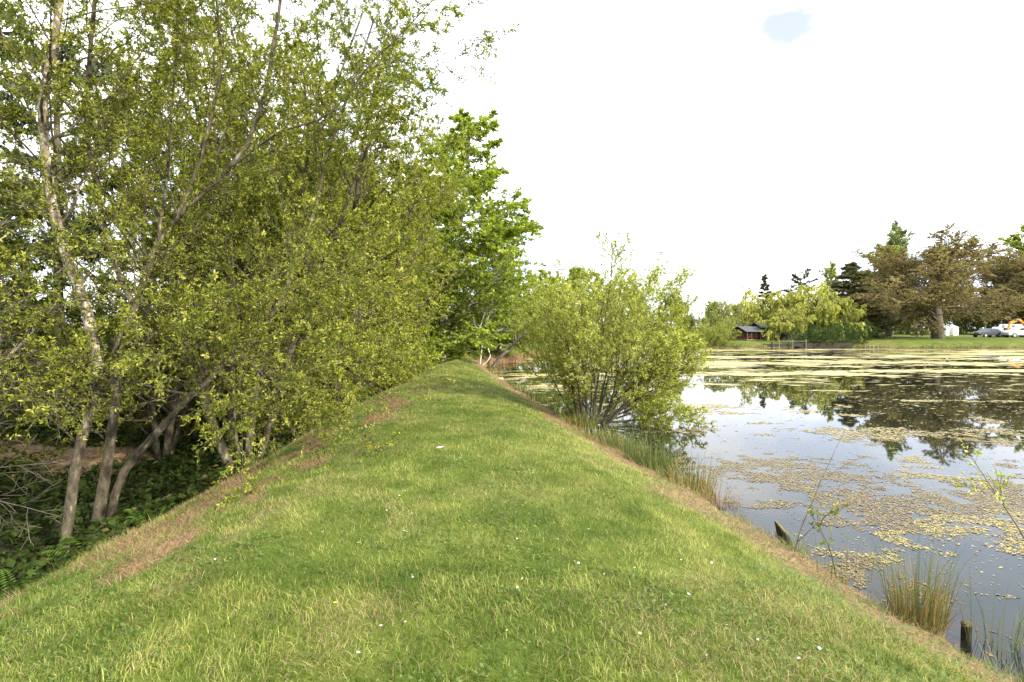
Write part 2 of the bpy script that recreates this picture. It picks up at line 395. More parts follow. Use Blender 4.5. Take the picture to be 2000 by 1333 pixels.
# low broad-leaved weeds in the turf
def weeds(n):
    y = np.exp(rng.uniform(np.log(1.6), np.log(16), n)); x = rng.uniform(-5, 4.4, n)
    d = shore_d(x, y); e = left_e(x, y)
    k = (d > .25) & (e > .1) & (fbm(x * 1.5, y * 1.5, 18, 3) + .35 * sstep(2.2, .5, e) + .16 * sstep(2.4, .8, d) > .47 + .3 * rng.random(n))
    x, y, d, e = x[k], y[k], d[k], e[k]; n = len(x); z = height(x, y, d) + rng.uniform(.012, .045, n)
    s = rng.uniform(.004, .012, n) * (1 + y / 9)
    az = rng.uniform(0, 2 * pi, n); u = np.stack([np.cos(az), np.sin(az), rng.uniform(-.3, .4, n)], 1); v = np.stack([-np.sin(az), np.cos(az), rng.uniform(-.3, .3, n)], 1)
    p = np.stack([x, y, z], 1); s = s[:, None]
    V = np.stack([p - u * s, p - v * s * .75 + u * s * .2, p + u * s * 1.1, p + v * s * .75 + u * s * .2], 1).reshape(-1, 3)
    t = rng.random((n, 1)); c = np.array((.06, .115, .018)) * (1 - t) + np.array((.16, .22, .05)) * t
    return mesh_np('lawn_weeds', V, np.arange(4 * n), np.full(n, 4), M['blade'], {"col": np.repeat(c, 4, 0)})
tag(obj('lawn_weeds', weeds(60000)), 'small round clover leaves growing through the turf', 'weeds', kind='stuff')

# ------------------------------------------------------------------ pond weed mats
def mat_density(x, y):
    """share of the water under floating weed (0..1)"""
    k = np.exp(-((x * .5 + y * .86 - 10.1) / 1.5) ** 2) * sstep(3.6, 4.8, x) * sstep(12.5, 10, x)   # near raft
    k = np.maximum(k, .8 * np.exp(-((x - 9.5) / 3) ** 2 - ((y - 12.6) / 1.3) ** 2))
    mid = .10 * sstep(9.5, 12, y)
    far = sstep(15, 21, y) * (.21 - .04 * sstep(38, 46, y) + .42 * sstep(49, 56, y) * sstep(34, 54, x) + .06 * sstep(56, 61, y))
    return np.maximum(np.maximum(k * .70, mid), far) + .035
def pond_flakes(n, y0, y1, s0, s1, xmin, xmax, fine):
    y = y0 + (y1 - y0) * rng.random(n); x = xmin + (xmax - xmin) * rng.random(n)
    d = shore_d(x, y); dens = mat_density(x, y)
    big = fbm(x * .16, y * .30, 107, 4); med = fbm(x * .75, y * 1.1, 101, 5); fin = fbm(x * fine, y * fine * 1.4, 103, 4)
    fw = sstep(12, 20, y)
    big = big * (1 - fw) + fbm(x * .07, y * .42, 137, 4) * fw; med = med * (1 - fw) + fbm(x * .22, y * 1.15, 131, 4) * fw
    nn = big * (.30 + .10 * fw) + med * (.34 + .06 * fw) + fin * (.36 - .16 * fw) + rng.normal(0, .020, n)
    k = (d < -.03) & (nn < .375 + dens * .25) & (fin < .62 + .2 * dens) & (rng.random(n) < .93) & (np.abs(x) < y * 1.25 + 3)
    k |= (d < -.1) & (rng.random(n) < .012) & (np.abs(x) < y * 1.25 + 3)
    x, y, fin, med = x[k], y[k], fin[k], med[k]; n = len(x)
    s = rng.uniform(s0, s1, n) * (.6 + .8 * rng.random(n)); az = rng.uniform(0, 2 * pi, n); K = 4
    ang = np.arange(K) * (2 * pi / K) + rng.normal(0, .3, (n, K)); rr = s[:, None] * (.45 + .75 * rng.random((n, K)))
    el = 1 + .9 * sstep(12, 22, y)[:, None]; lx, ly = np.cos(ang) * rr * 1.5 * el, np.sin(ang) * rr * .7
    az = np.where(y > 16, rng.normal(0, .25, n), az)
    ca, sa = np.cos(az)[:, None], np.sin(az)[:, None]
    tz = rng.normal(0, .07, (n, 2)) * (.04 + .96 * sstep(14, 7, y)[:, None])
    dx, dy = lx * ca - ly * sa, lx * sa + ly * ca
    z = .003 + .006 * rng.random(n)[:, None] + np.clip(dx * tz[:, :1] + dy * tz[:, 1:], -.004, .02)
    V = np.stack([x[:, None] + dx, y[:, None] + dy, z], 2)
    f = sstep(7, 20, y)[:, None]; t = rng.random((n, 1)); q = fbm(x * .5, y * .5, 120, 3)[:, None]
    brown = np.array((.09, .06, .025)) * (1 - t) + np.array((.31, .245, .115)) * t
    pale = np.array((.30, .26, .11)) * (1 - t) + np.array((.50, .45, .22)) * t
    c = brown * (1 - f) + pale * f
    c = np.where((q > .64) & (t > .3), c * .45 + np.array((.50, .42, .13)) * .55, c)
    return V.reshape(-1, 3), np.repeat(c, K, 0), n, K
parts_ = [pond_flakes(390000, 3.2, 12, .006, .019, 2.5, 14, 3.4), pond_flakes(180000, 11.5, 23, .016, .05, 0, 30, 1.8), pond_flakes(125000, 22.5, 42, .06, .17, -2, 55, .8), pond_flakes(95000, 41, 64, .13, .4, 0, 82, .45)]
V = np.concatenate([q[0] for q in parts_]); C = np.concatenate([q[1] for q in parts_]); nf = sum(q[2] for q in parts_)
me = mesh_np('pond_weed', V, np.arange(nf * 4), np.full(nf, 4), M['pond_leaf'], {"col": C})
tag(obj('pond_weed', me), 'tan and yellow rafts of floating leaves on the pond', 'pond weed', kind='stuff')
print("pond flakes", nf)
# ------------------------------------------------------------------ trees
def vadd(a, b, k=1.0): return (a[0] + b[0] * k, a[1] + b[1] * k, a[2] + b[2] * k)
def vnorm(a):
    l = sqrt(a[0] * a[0] + a[1] * a[1] + a[2] * a[2]) or 1.0
    return (a[0] / l, a[1] / l, a[2] / l)
def vcross(a, b): return (a[1] * b[2] - a[2] * b[1], a[2] * b[0] - a[0] * b[2], a[0] * b[1] - a[1] * b[0])
def tilt(d, ang, az):
    """direction d turned by ang towards azimuth az about d"""
    ref = (0, 0, 1) if abs(d[2]) < .9 else (1, 0, 0)
    u = vnorm(vcross(d, ref)); v = vcross(d, u)
    s = sin(ang); c = cos(ang)
    return vnorm((d[0] * c + (u[0] * cos(az) + v[0] * sin(az)) * s, d[1] * c + (u[1] * cos(az) + v[1] * sin(az)) * s, d[2] * c + (u[2] * cos(az) + v[2] * sin(az)) * s))
def along(pts, t):
    f = t * (len(pts) - 1); i = min(int(f), len(pts) - 2); f -= i
    a, b = pts[i], pts[i + 1]
    return (a[0] + (b[0] - a[0]) * f, a[1] + (b[1] - a[1]) * f, a[2] + (b[2] - a[2]) * f), vnorm((b[0] - a[0], b[1] - a[1], b[2] - a[2]))

class Tree:
    def __init__(self, seed, levels, rmin=.004):
        self.r = random.Random(seed); self.lv = levels; self.br = []; self.tw = []; self.rmin = rmin
        self.np = np.random.default_rng(seed)
    def add(self, pts, r0, r1, lvl): self.br.append((pts, r0, r1, lvl))
    def grow(self, p, d, L, r0, lvl):
        S = self.lv[lvl]; g = self.r.gauss; n = S['seg']; pts = [p]; w = S['wig']; tr = S['trop']
        for i in range(n):
            k = tr * (i + 1) / n if S.get('late') else tr
            d = vnorm((d[0] + g(0, w), d[1] + g(0, w), d[2] + g(0, w) * .7 + k)); p = vadd(p, d, L / n); pts.append(p)
        r1 = max(self.rmin, r0 * S.get('taper', .3)); self.add(pts, r0, r1, lvl)
        self.children(pts, r0, r1, L, lvl)
    def children(self, pts, r0, r1, L, lvl, n=None, t0=None):
        S = self.lv[lvl]
        if S.get('leaf'): self.tw.append(pts)
        if lvl + 1 >= len(self.lv): return
        C = self.lv[lvl + 1]; n = (max(3, round(S['nper'] * L)) if 'nper' in S else S['n']) if n is None else n; t0 = S['t0'] if t0 is None else t0
        az = self.r.random() * 6.28
        for i in range(n):
            t = t0 + (1 - t0) * (i + self.r.random()) / n; t = min(t, .999)
            q, dd = along(pts, t); az += 2.399 + self.r.gauss(0, .5)
            ang = S['ang'] * (1 + self.r.gauss(0, .18)) * (1 - S.get('angt', 0) * t)
            fl = S['len'](t) if 'len' in S else (1.1 - .7 * t)
            l = L * S['ratio'] * fl * self.r.uniform(.7, 1.25) if 'ratio' in S else S['abs'] * fl * self.r.uniform(.7, 1.25)
            nd = tilt(dd, ang, az)
            if S.get('flat'): nd = vnorm((nd[0], nd[1], nd[2] * S['flat'] + S.get('lift', 0)))
            r = max(self.rmin, (r0 + (r1 - r0) * t) * S.get('rr', .55))
            self.grow(q, nd, l, r, lvl + 1)
    # woody mesh
    def wood(self, name, mat, sides=(8, 5, 3, 3, 3), only=None):
        groups = {}
        for pts, r0, r1, lvl in self.br:
            if only is not None and not only(lvl): continue
            groups.setdefault((len(pts), sides[min(lvl, len(sides) - 1)]), []).append((pts, r0, r1))
        VV, LL, off, nq = [], [], 0, 0
        for (n, k), lst in groups.items():
            A = np.array([l[0] for l in lst]); r0 = np.array([l[1] for l in lst]); r1 = np.array([l[2] for l in lst]); B = len(lst)
            T = np.gradient(A, axis=1); T /= np.linalg.norm(T, axis=2, keepdims=True) + 1e-9
            ref = np.where(np.abs(T[:, :1, 2:3]) > .9, np.array((1., 0, 0)), np.array((0, 0, 1.)))
            U = np.cross(T, np.broadcast_to(ref, T.shape)); U /= np.linalg.norm(U, axis=2, keepdims=True) + 1e-9
            W = np.cross(T, U)
            rad = (r0[:, None] + (r1 - r0)[:, None] * np.linspace(0, 1, n)[None, :])
            if k >= 6: rad = rad * (1 + self.np.normal(0, .08, rad.shape))
            an = np.arange(k) * 2 * pi / k
            ring = A[:, :, None, :] + rad[:, :, None, None] * (np.cos(an)[None, None, :, None] * U[:, :, None, :] + np.sin(an)[None, None, :, None] * W[:, :, None, :])
            VV.append(ring.reshape(-1, 3))
            idx = (np.arange(B * n * k) + off).reshape(B, n, k)
            q = np.stack([idx[:, :-1], np.roll(idx, -1, 2)[:, :-1], np.roll(idx, -1, 2)[:, 1:], idx[:, 1:]], -1).reshape(-1, 4)
            LL.append(q.ravel()); nq += len(q); off += B * n * k
        return mesh_np(name, np.concatenate(VV), np.concatenate(LL), np.full(nq, 4), mat, smooth=True)
    # leaf mesh
    def leaves(self, name, mat, per, L, W, spread=.9, droop=0.0, t0=.05, lvar=.35, upn=.5, clump=.32):
        r = self.np; Ps, Ts, cl = [], [], []
        byn = {}
        for t in self.tw: byn.setdefault(len(t), []).append(t)
        for n, lst in byn.items():
            A = np.array(lst); B = len(A); N = per
            t = t0 + (1 - t0) * r.random((B, N)); f = t * (n - 1); i = np.minimum(f.astype(int), n - 2); f = (f - i)[..., None]
            bi = np.arange(B)[:, None]
            a, b = A[bi, i], A[bi, i + 1]
            Ps.append((a + (b - a) * f).reshape(-1, 3)); tt = b - a; tt /= np.linalg.norm(tt, axis=2, keepdims=True) + 1e-9
            Ts.append(tt.reshape(-1, 3)); cl.append(np.repeat(r.normal(0, clump, B), N))
        Pp, T, cl = np.concatenate(Ps), np.concatenate(Ts), np.concatenate(cl); N = len(Pp)
        Rn = r.normal(0, 1, (N, 3)); Rn /= np.linalg.norm(Rn, axis=1, keepdims=True)
        D = T * .6 + Rn * spread; D[:, 2] -= droop; D /= np.linalg.norm(D, axis=1, keepdims=True) + 1e-9
        Q = r.normal(0, 1, (N, 3)); Q[:, 2] += upn
        S = np.cross(D, Q); S /= np.linalg.norm(S, axis=1, keepdims=True) + 1e-9
        Nn = np.cross(S, D)
        l = L * (1 + lvar * r.uniform(-1, 1, N))[:, None]; w = l * (W / L) * .5
        m0 = Pp + D * l * .45
        V = np.stack([Pp, m0 - S * w + Nn * w * .35, Pp + D * l - Nn * w * .3, m0 + S * w + Nn * w * .35], 1).reshape(-1, 3)
        tint = np.clip(.45 + cl + r.normal(0, .2, N), 0, 1)
        return mesh_np(name, V, np.arange(4 * N), np.full(N, 4), mat, {"tint": np.repeat(tint, 4)})

PROTO = {}
def proto(key, T, bark, leaf, per, L, W, sides=(8, 5, 3, 3, 3), **kw):
    PROTO[key] = (T.wood(key + '_wood', M[bark], sides), T.leaves(key + '_leaves', M[leaf], per, L, W, **kw) if leaf else None)
    print(key, len(T.br), len(PROTO[key][1].polygons) if leaf else 0)

def place(key, name, loc, rz, s, label, cat, group=None, leafmat=None):
    root = empty(name, loc, rz, s); tag(root, label, cat, group)
    w, l = PROTO[key]
    obj('trunk', w, root)
    if l is not None:
        if leafmat:
            kk = key + '|' + leafmat
            if kk not in PROTO:
                c = l.copy(); c.materials.clear(); c.materials.append(M[leafmat]); PROTO[kk] = c
            l = PROTO[kk]
        c = obj('crown', l, root); c["kind"] = 'stuff'
    return root

def on(px, Y, dz=0.0):
    x = (px - 1000) / 1000 * Y; return (x, Y, hz(x, Y) + dz)

# many-stemmed bank willow
def make_willow(seed, stems, Hh, spread):
    lv = [dict(seg=8, wig=.07, trop=.035, n=17, t0=.14, ang=.85, ratio=.34, len=lambda t: 1.05 - .55 * t, rr=.45, taper=.22),
          dict(seg=5, wig=.12, trop=.05, n=8, t0=.15, ang=.8, ratio=.46, rr=.5, taper=.3),
          dict(seg=3, wig=.15, trop=.03, n=6, t0=.15, ang=.75, ratio=.55, rr=.6, taper=.4, leaf=True),
          dict(seg=1, wig=.15, trop=.02, taper=.5, leaf=True)]
    T = Tree(seed, lv, .0035)
    for k in range(stems):
        az = k * 2 * pi / stems + T.r.gauss(0, .3)
        T.grow((cos(az) * .12, sin(az) * .12, -.3), vnorm((cos(az) * spread, sin(az) * spread, 1)), Hh * T.r.uniform(.85, 1.08), T.r.uniform(.07, .11), 0)
    return T
proto('willow_a', make_willow(1, 4, 9.0, .30), 'bark', 'willow_leaf', 20, .057, .023)
proto('willow_b', make_willow(2, 4, 8.2, .36), 'bark', 'willow_leaf', 20, .057, .023)

# slim woodland tree, sparse high crown
def make_slim(seed, Hh):
    lv = [dict(seg=10, wig=.05, trop=.03, n=26, t0=.22, ang=.95, ratio=.26, len=lambda t: 1.1 - .6 * t, rr=.42, taper=.15, angt=.3),
          dict(seg=5, wig=.12, trop=.05, n=8, t0=.2, ang=.8, ratio=.45, rr=.5, taper=.3),
          dict(seg=3, wig=.16, trop=.02, n=5, t0=.2, ang=.8, ratio=.55, rr=.6, taper=.4),
          dict(seg=2, wig=.15, trop=.0, taper=.5, leaf=True)]
    T = Tree(seed, lv, .004); T.grow((0, 0, -.3), (.04, .02, 1), Hh, .15, 0)
    return T
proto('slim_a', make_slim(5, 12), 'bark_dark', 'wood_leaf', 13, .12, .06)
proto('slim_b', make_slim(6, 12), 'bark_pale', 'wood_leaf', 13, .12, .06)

# understorey shrub, leafy to the ground
def make_shrub(seed, stems, Hh, spread):
    lv = [dict(seg=6, wig=.1, trop=.02, n=12, t0=.05, ang=.9, ratio=.42, len=lambda t: 1.0 - .45 * t, rr=.5, taper=.25),
          dict(seg=4, wig=.14, trop=.0, n=7, t0=.15, ang=.8, ratio=.5, rr=.5, taper=.4, leaf=True),
          dict(seg=2, wig=.15, trop=-.02, taper=.5, leaf=True)]
    T = Tree(seed, lv, .004)
    for k in range(stems):
        az = k * 2 * pi / stems + T.r.gauss(0, .3)
        T.grow((cos(az) * .15, sin(az) * .15, -.2), vnorm((cos(az) * spread, sin(az) * spread, 1)), Hh * T.r.uniform(.8, 1.1), .035, 0)
    return T
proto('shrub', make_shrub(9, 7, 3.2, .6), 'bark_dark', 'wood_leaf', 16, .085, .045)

# beech: layered fresh green sprays down to the ground
def make_beech(seed, Hh):
    lv = [dict(seg=10, wig=.04, trop=.03, n=54, t0=.05, ang=1.3, ratio=.36, len=lambda t: 1.10 - .86 * t, rr=.4, taper=.12, angt=.40),
          dict(seg=6, wig=.09, trop=-.01, n=19, nper=4.2, t0=.06, ang=.85, ratio=.40, rr=.45, taper=.3, flat=.55, lift=.04),
          dict(seg=3, wig=.12, trop=-.01, n=6, t0=.15, ang=.8, ratio=.5, rr=.6, taper=.4, flat=.4),
          dict(seg=2, wig=.12, trop=-.03, taper=.5, leaf=True)]
    T = Tree(seed, lv, .006); T.grow((0, 0, -.3), (.02, 0, 1), Hh, .26, 0)
    return T
proto('beech', make_beech(3, 16.5), 'bark_pale', 'beech_leaf', 11, .18, .11, droop=.1, upn=.5, spread=1.5)

# big field oak
def make_oak(seed, Hh):
    lv = [dict(seg=7, wig=.05, trop=.03, n=22, t0=.24, ang=1.4, ratio=.86, len=lambda t: 1.0 - .28 * t, rr=.42, taper=.3, angt=.55),
          dict(seg=8, wig=.11, trop=.03, n=16, t0=.14, ang=.85, ratio=.40, len=lambda t: 1.15 - .6 * t, rr=.5, taper=.2),
          dict(seg=4, wig=.15, trop=.03, n=9, t0=.10, ang=.85, ratio=.62, rr=.55, taper=.35, leaf=True),
          dict(seg=1, wig=.15, trop=.02, taper=.5, leaf=True)]
    T = Tree(seed, lv, .014); T.grow((0, 0, -.3), (.03, 0, 1), Hh * .60, Hh * .027, 0)
    return T
proto('oak', make_oak(4, 17), 'bark_dark', 'oak_leaf', 20, .155, .10, spread=1.8)

# weeping willow
def make_weep(seed, Hh):
    lv = [dict(seg=5, wig=.06, trop=.02, n=17, t0=.25, ang=.95, ratio=.88, len=lambda t: 1.0 - .3 * t, rr=.5, taper=.5),
          dict(seg=6, wig=.1, trop=-.06, late=True, n=17, t0=.2, ang=.7, ratio=.5, rr=.4, taper=.3),
          dict(seg=5, wig=.08, trop=-.45, n=6, t0=.1, ang=.45, ratio=.7, rr=.5, taper=.4, leaf=True, late=True),
          dict(seg=4, wig=.05, trop=-.6, taper=.5, leaf=True)]
    T = Tree(seed, lv, .012); T.grow((0, 0, -.3), (.05, 0, 1), Hh * .62, .3, 0)
    return T
proto('weep', make_weep(8, 8.6), 'bark', 'weep_leaf', 22, .20, .07, spread=.6, droop=.6)

# conifers
def make_fir(seed, Hh, base=.06, droop=-.03, n=90, wide=.22, t0=None):
    lv = [dict(seg=10, wig=.008, trop=.02, n=n, t0=base, ang=1.45, ratio=wide, len=lambda t: 1.0 - .92 * t * t, rr=.25, taper=.06),
          dict(seg=5, wig=.06, trop=droop, n=12, t0=.12, ang=.8, ratio=.36, rr=.5, taper=.3, flat=.45, leaf=True),
          dict(seg=2, wig=.1, trop=-.04, taper=.5, leaf=True)]
    T = Tree(seed, lv, .01); T.grow((0, 0, -.3), (.01, 0, 1), Hh, Hh * .017, 0)
    return T
proto('fir', make_fir(12, 12), 'bark_dark', 'fir_leaf', 20, .30, .12, spread=.8, droop=.2)
proto('spire', make_fir(13, 12, .25, .0, 44, .17), 'bark_dark', 'pine_leaf', 16, .30, .12, spread=.8)
def make_cedar(seed, Hh):
    lv = [dict(seg=8, wig=.02, trop=.02, n=26, t0=.45, ang=1.4, ratio=.42, len=lambda t: 1.05 - .55 * t, rr=.4, taper=.25),
          dict(seg=5, wig=.06, trop=.02, n=12, t0=.25, ang=.8, ratio=.33, rr=.5, taper=.3, flat=.2, lift=.05),
          dict(seg=3, wig=.1, trop=.03, taper=.5, leaf=True)]
    T = Tree(seed, lv, .012); T.grow((0, 0, -.3), (.01, 0, 1), Hh, .3, 0)
    return T
proto('cedar', make_cedar(14, 12.5), 'bark_dark', 'pine_leaf', 26, .30, .12, spread=.9)
def make_poplar(seed, Hh):
    lv = [dict(seg=10, wig=.03, trop=.03, n=44, t0=.1, ang=.75, ratio=.22, len=lambda t: 1.0 - .6 * abs(t - .4), rr=.35, taper=.1),
          dict(seg=5, wig=.1, trop=.12, n=9, t0=.15, ang=.7, ratio=.45, rr=.5, taper=.3),
          dict(seg=2, wig=.15, trop=.04, taper=.5, leaf=True)]
    T = Tree(seed, lv, .01); T.grow((0, 0, -.3), (.01, 0, 1), Hh, .28, 0)
    return T
proto('poplar', make_poplar(15, 17), 'bark', 'light_leaf', 20, .34, .24)
# rounded mid-distance broadleaf
def make_round(seed, Hh):
    lv = [dict(seg=6, wig=.06, trop=.03, n=22, t0=.10, ang=1.1, ratio=.58, len=lambda t: 1.05 - .45 * t, rr=.5, taper=.3, angt=.35),
          dict(seg=5, wig=.12, trop=.04, n=9, t0=.2, ang=.8, ratio=.45, rr=.5, taper=.3),
          dict(seg=3, wig=.15, trop=.02, n=5, t0=.15, ang=.8, ratio=.55, taper=.4, leaf=True),
          dict(seg=2, wig=.15, trop=0, taper=.5, leaf=True)]
    T = Tree(seed, lv, .01); T.grow((0, 0, -.3), (.05, 0, 1), Hh * .75, Hh * .02, 0)
    return T
proto('round_a', make_round(16, 9), 'bark', 'light_leaf', 10, .26, .15)
proto('round_b', make_round(17, 9), 'bark', 'light_leaf', 10, .26, .15)
# hardly leafed pale tree
proto('bare', make_round(18, 7), 'bark_pale', 'light_leaf', 4, .16, .08)

# ---- foreground tree with three stems, laid out from what the photograph shows
def path(lst): return [P(a, b, y) for a, b, y in lst]
lv = [dict(seg=8, wig=.07, trop=.03, n=20, t0=.18, ang=.8, abs=2.1, len=lambda t: 1.1 - .45 * t, rr=.32, taper=.3),
      dict(seg=6, wig=.13, trop=.03, n=8, t0=.15, ang=.75, ratio=.42, rr=.5, taper=.3),
      dict(seg=4, wig=.16, trop=.0, n=6, t0=.15, ang=.7, ratio=.5, rr=.6, taper=.45, leaf=True),
      dict(seg=1, wig=.16, trop=.0, taper=.5, leaf=True)]
def smooth_path(pts, n=14):
    A = np.array(pts); t = np.linspace(0, len(A) - 1, n); out = []
    for q in t:
        i = int(min(q, len(A) - 2)); f = q - i
        p0, p1, p2, p3 = A[max(i - 1, 0)], A[i], A[i + 1], A[min(i + 2, len(A) - 1)]
        out.append(tuple(.5 * ((2 * p1) + (p2 - p0) * f + (2 * p0 - 5 * p1 + 4 * p2 - p3) * f * f + (3 * p1 - p0 - 3 * p2 + p3) * f ** 3)))
    return out
STEMS = [  # name, path, r0, r1, number of limbs, first limb, material
    ('trunk', [(112, 1130, 7.0), (130, 1040, 7.1), (152, 890, 7.2), (182, 785, 7.3), (194, 735, 7.3)], .088, .06, 5, .5, 'bark'),
    ('flaking_trunk', [(194, 737, 7.3), (178, 645, 7.3), (158, 570, 7.3), (130, 505, 7.2), (108, 425, 7.1), (88, 300, 7.0), (84, 190, 6.9), (110, 60, 6.8), (130, -120, 6.7), (140, -260, 6.7)], .088, .045, 22, .42, 'bark_lichen'),
    ('trunk', [(180, 1090, 7.9), (197, 980, 7.9), (218, 850, 7.9), (230, 740, 7.9), (226, 695, 7.9), (246, 640, 7.95), (262, 600, 8.0), (277, 560, 8.0), (292, 520, 8.0), (315, 467, 8.0), (375, 394, 8.1), (450, 330, 8.2), (505, 235, 8.3), (540, 60, 8.4), (560, -120, 8.5)], .092, .028, 26, .38, 'bark'),
    ('trunk', [(215, 1030, 8.1), (230, 945, 8.1), (270, 885, 8.2), (324, 827, 8.3), (362, 785, 8.4), (418, 733, 8.6), (470, 680, 8.8), (520, 640, 9.0), (560, 560, 9.3), (610, 430, 9.6), (640, 300, 9.8), (690, 160, 10), (730, 40, 10.2)], .085, .022, 28, .40, 'bark'),
    ('limb', [(262, 600, 8.0), (225, 520, 8.0), (203, 440, 7.9), (186, 350, 7.8), (170, 262, 7.7), (172, 150, 7.6), (182, 40, 7.5), (190, -60, 7.4), (200, -200, 7.4)], .05, .025, 22, .15, 'bark'),
    ('limb', [(345, 425, 8.1), (385, 330, 8.1), (415, 220, 8.1), (428, 150, 8.1), (430, 90, 8.1), (424, 10, 8.1), (420, -150, 8.1)], .036, .014, 18, .12, 'bark'),
    ('limb', [(300, 500, 8.0), (320, 400, 8.2), (330, 300, 8.3), (338, 180, 8.4), (345, 60, 8.5), (350, -90, 8.6)], .03, .012, 16, .15, 'bark'),
    ('limb', [(450, 330, 8.2), (540, 262, 8.0), (640, 225, 7.9), (720, 130, 7.8), (790, 60, 7.8), (850, -5, 7.8)], .022, .007, 14, .15, 'bark'),
    ('limb', [(290, 505, 8.0), (240, 440, 7.6), (180, 385, 7.2), (90, 340, 6.9), (0, 300, 6.6), (-90, 280, 6.4)], .02, .006, 11, .2, 'bark'),
    ('limb', [(418, 733, 8.6), (520, 690, 8.3), (620, 660, 8.1), (700, 640, 8.0)], .02, .006, 9, .2, 'bark'),
    ('limb', [(230, 740, 7.9), (300, 790, 7.4), (390, 770, 7.1), (480, 800, 6.9), (560, 830, 6.8)], .012, .004, 6, .2, 'bark'),
    ('limb', [(230, 740, 7.9), (150, 700, 7.0), (60, 690, 6.6), (-40, 700, 6.3)], .012, .004, 8, .2, 'bark'),
    ('limb', [(226, 695, 7.9), (320, 640, 7.2), (400, 650, 6.9), (470, 690, 6.7), (520, 740, 6.6)], .012, .004, 10, .15, 'bark'),
    ('limb', [(324, 827, 8.3), (400, 800, 7.8), (480, 720, 7.5), (590, 690, 7.3), (660, 720, 7.2)], .012, .004, 9, .2, 'bark'),
    ('limb', [(246, 640, 7.95), (180, 590, 7.0), (110, 600, 6.5), (30, 640, 6.2)], .012, .004, 9, .2, 'bark'),
    ('limb', [(270, 885, 8.2), (300, 840, 7.6), (290, 790, 7.3), (330, 740, 7.1), (400, 730, 7.0)], .010, .004, 7, .25, 'bark'),
    ('limb', [(300, 500, 8.0), (420, 560, 7.6), (510, 545, 7.4), (600, 520, 7.2), (690, 540, 7.1)], .014, .004, 9, .2, 'bark'),
]
fx, fy = -6.2, 7.6; fz = hz(fx, fy)
ft = empty('willow_tree', (fx, fy, fz)); tag(ft, 'large open willow of three leaning stems, left one pale and flaking, nearest the camera', 'tree')
FT = Tree(77, lv, .0032)
for i, (nm, pl, r0, r1, n, t0, mk) in enumerate(STEMS):
    pts = [(a - fx, b - fy, c - fz) for a, b, c in smooth_path(path(pl), 18)]
    S = Tree(100 + i, lv, .0032); r0 *= .82; r1 *= .82; S.add(pts, r0, r1, 0)
    me = S.wood(nm, M[mk], (10,))
    o = obj(nm, me, ft)
    if nm == 'flaking_trunk': o["label"] = 'pale flaking upper part of the left stem'
    FT.children(pts, r0, r1, 0, 0, n=n, t0=t0)
FT.lv = lv
o = obj('branches', FT.wood('branches', M['bark'], (5, 4, 3, 3)), ft)
o = obj('crown', FT.leaves('crown', M['front_leaf'], 12, .047, .019), ft); o["kind"] = 'stuff'
print('front', len(FT.br), len(FT.tw) * 8)

# dead grey branches at the left edge
dl = [dict(seg=7, wig=.09, trop=-.01, n=9, t0=.15, ang=.6, ratio=.42, rr=.5, taper=.25), dict(seg=5, wig=.14, trop=0, n=5, t0=.2, ang=.6, ratio=.5, rr=.5, taper=.3), dict(seg=3, wig=.16, trop=0, taper=.5)]
DT = Tree(31, dl, .0035)
for a, bq, r in (((-8.6, 7.2, .2), (1, -.1, .42), .022), ((-8.6, 7.1, .9), (1, .05, .25), .02), ((-8.7, 7.3, 1.5), (1, -.1, .35), .018), ((-8.5, 7.0, .4), (1, .1, -.02), .018), ((-8.6, 7.4, 2.2), (1, 0, -.15), .014), ((-8.3, 6.9, 2.6), (1, .1, -.3), .012)):
    DT.grow((a[0] + 8.6, a[1] - 7.2, a[2] - hz(-8.6, 7.2)), vnorm(bq), 2.5, r * .62, 0)
dt = empty('dead_shrub', (-8.6, 7.2, hz(-8.6, 7.2))); tag(dt, 'leafless grey dead branches sticking out beside the pale stem at the left edge', 'dead branches')
obj('branches', DT.wood('branches', M['twig_grey'], (5, 4, 3)), dt)

# ---- willows along the left bank
WB = 'willows along the ditch bank'
bank = [('willow_a', -5.9, 11.2, 2.3, 1.15, 'yellow-green bank willow just behind the three-stemmed tree'),
        ('willow_b', -5.6, 13.6, 1.9, 1.34, 'bushy olive bank willow second from the three-stemmed tree'),
        ('willow_a', -5.6, 16.6, 3.6, 1.34, 'tall olive bank willow in the middle of the row beside the path'),
        ('willow_b', -6.3, 20.0, 5.1, 1.36, 'tall yellow-green bank willow, second from the fresh green beech'),
        ('willow_a', -7.3, 24.0, 2.4, 1.42, 'yellow-green bank willow next to the fresh green beech'),
        ('willow_b', -8.8, 12.8, 4.2, .95, 'tall willow behind the near end of the bank row'),
        ('willow_a', -9.2, 18.5, .9, 1.35, 'tallest willow behind the middle of the bank row'),
        ('willow_b', -9.0, 25.0, 3.2, 1.4, 'tall willow behind the far end of the bank row')]
for k, x, y, rz, s, lab in bank:
    place(k, 'willow_tree', (x, y, hz(x, y)), rz, s, lab, 'tree', WB)
# low leafy shrubs under them
SG = 'shrubs along the foot of the bank'
for i, (x, y, s, lab) in enumerate([(-5.5, 12.6, .6, 'low twiggy shrub at the grass edge nearest the camera'), (-5.5, 15.2, .75, 'leafy shrub at the grass edge below the second willow'), (-4.95, 18.2, .85, 'leafy shrub spilling towards the grass in the middle of the row'),
                           (-5.45, 21.4, .75, 'rounded shrub at the grass edge below the tall willow'), (-5.9, 25.0, .75, 'shrub at the grass edge near the end of the row'), (-6.3, 29.0, .8, 'dark shrub at the grass edge under the beech')]):
    place('shrub', 'shrub', (x, y, hz(x, y)), i * 1.7, s, lab, 'shrub', SG, leafmat='willow_leaf' if i < 4 else 'beech_leaf')

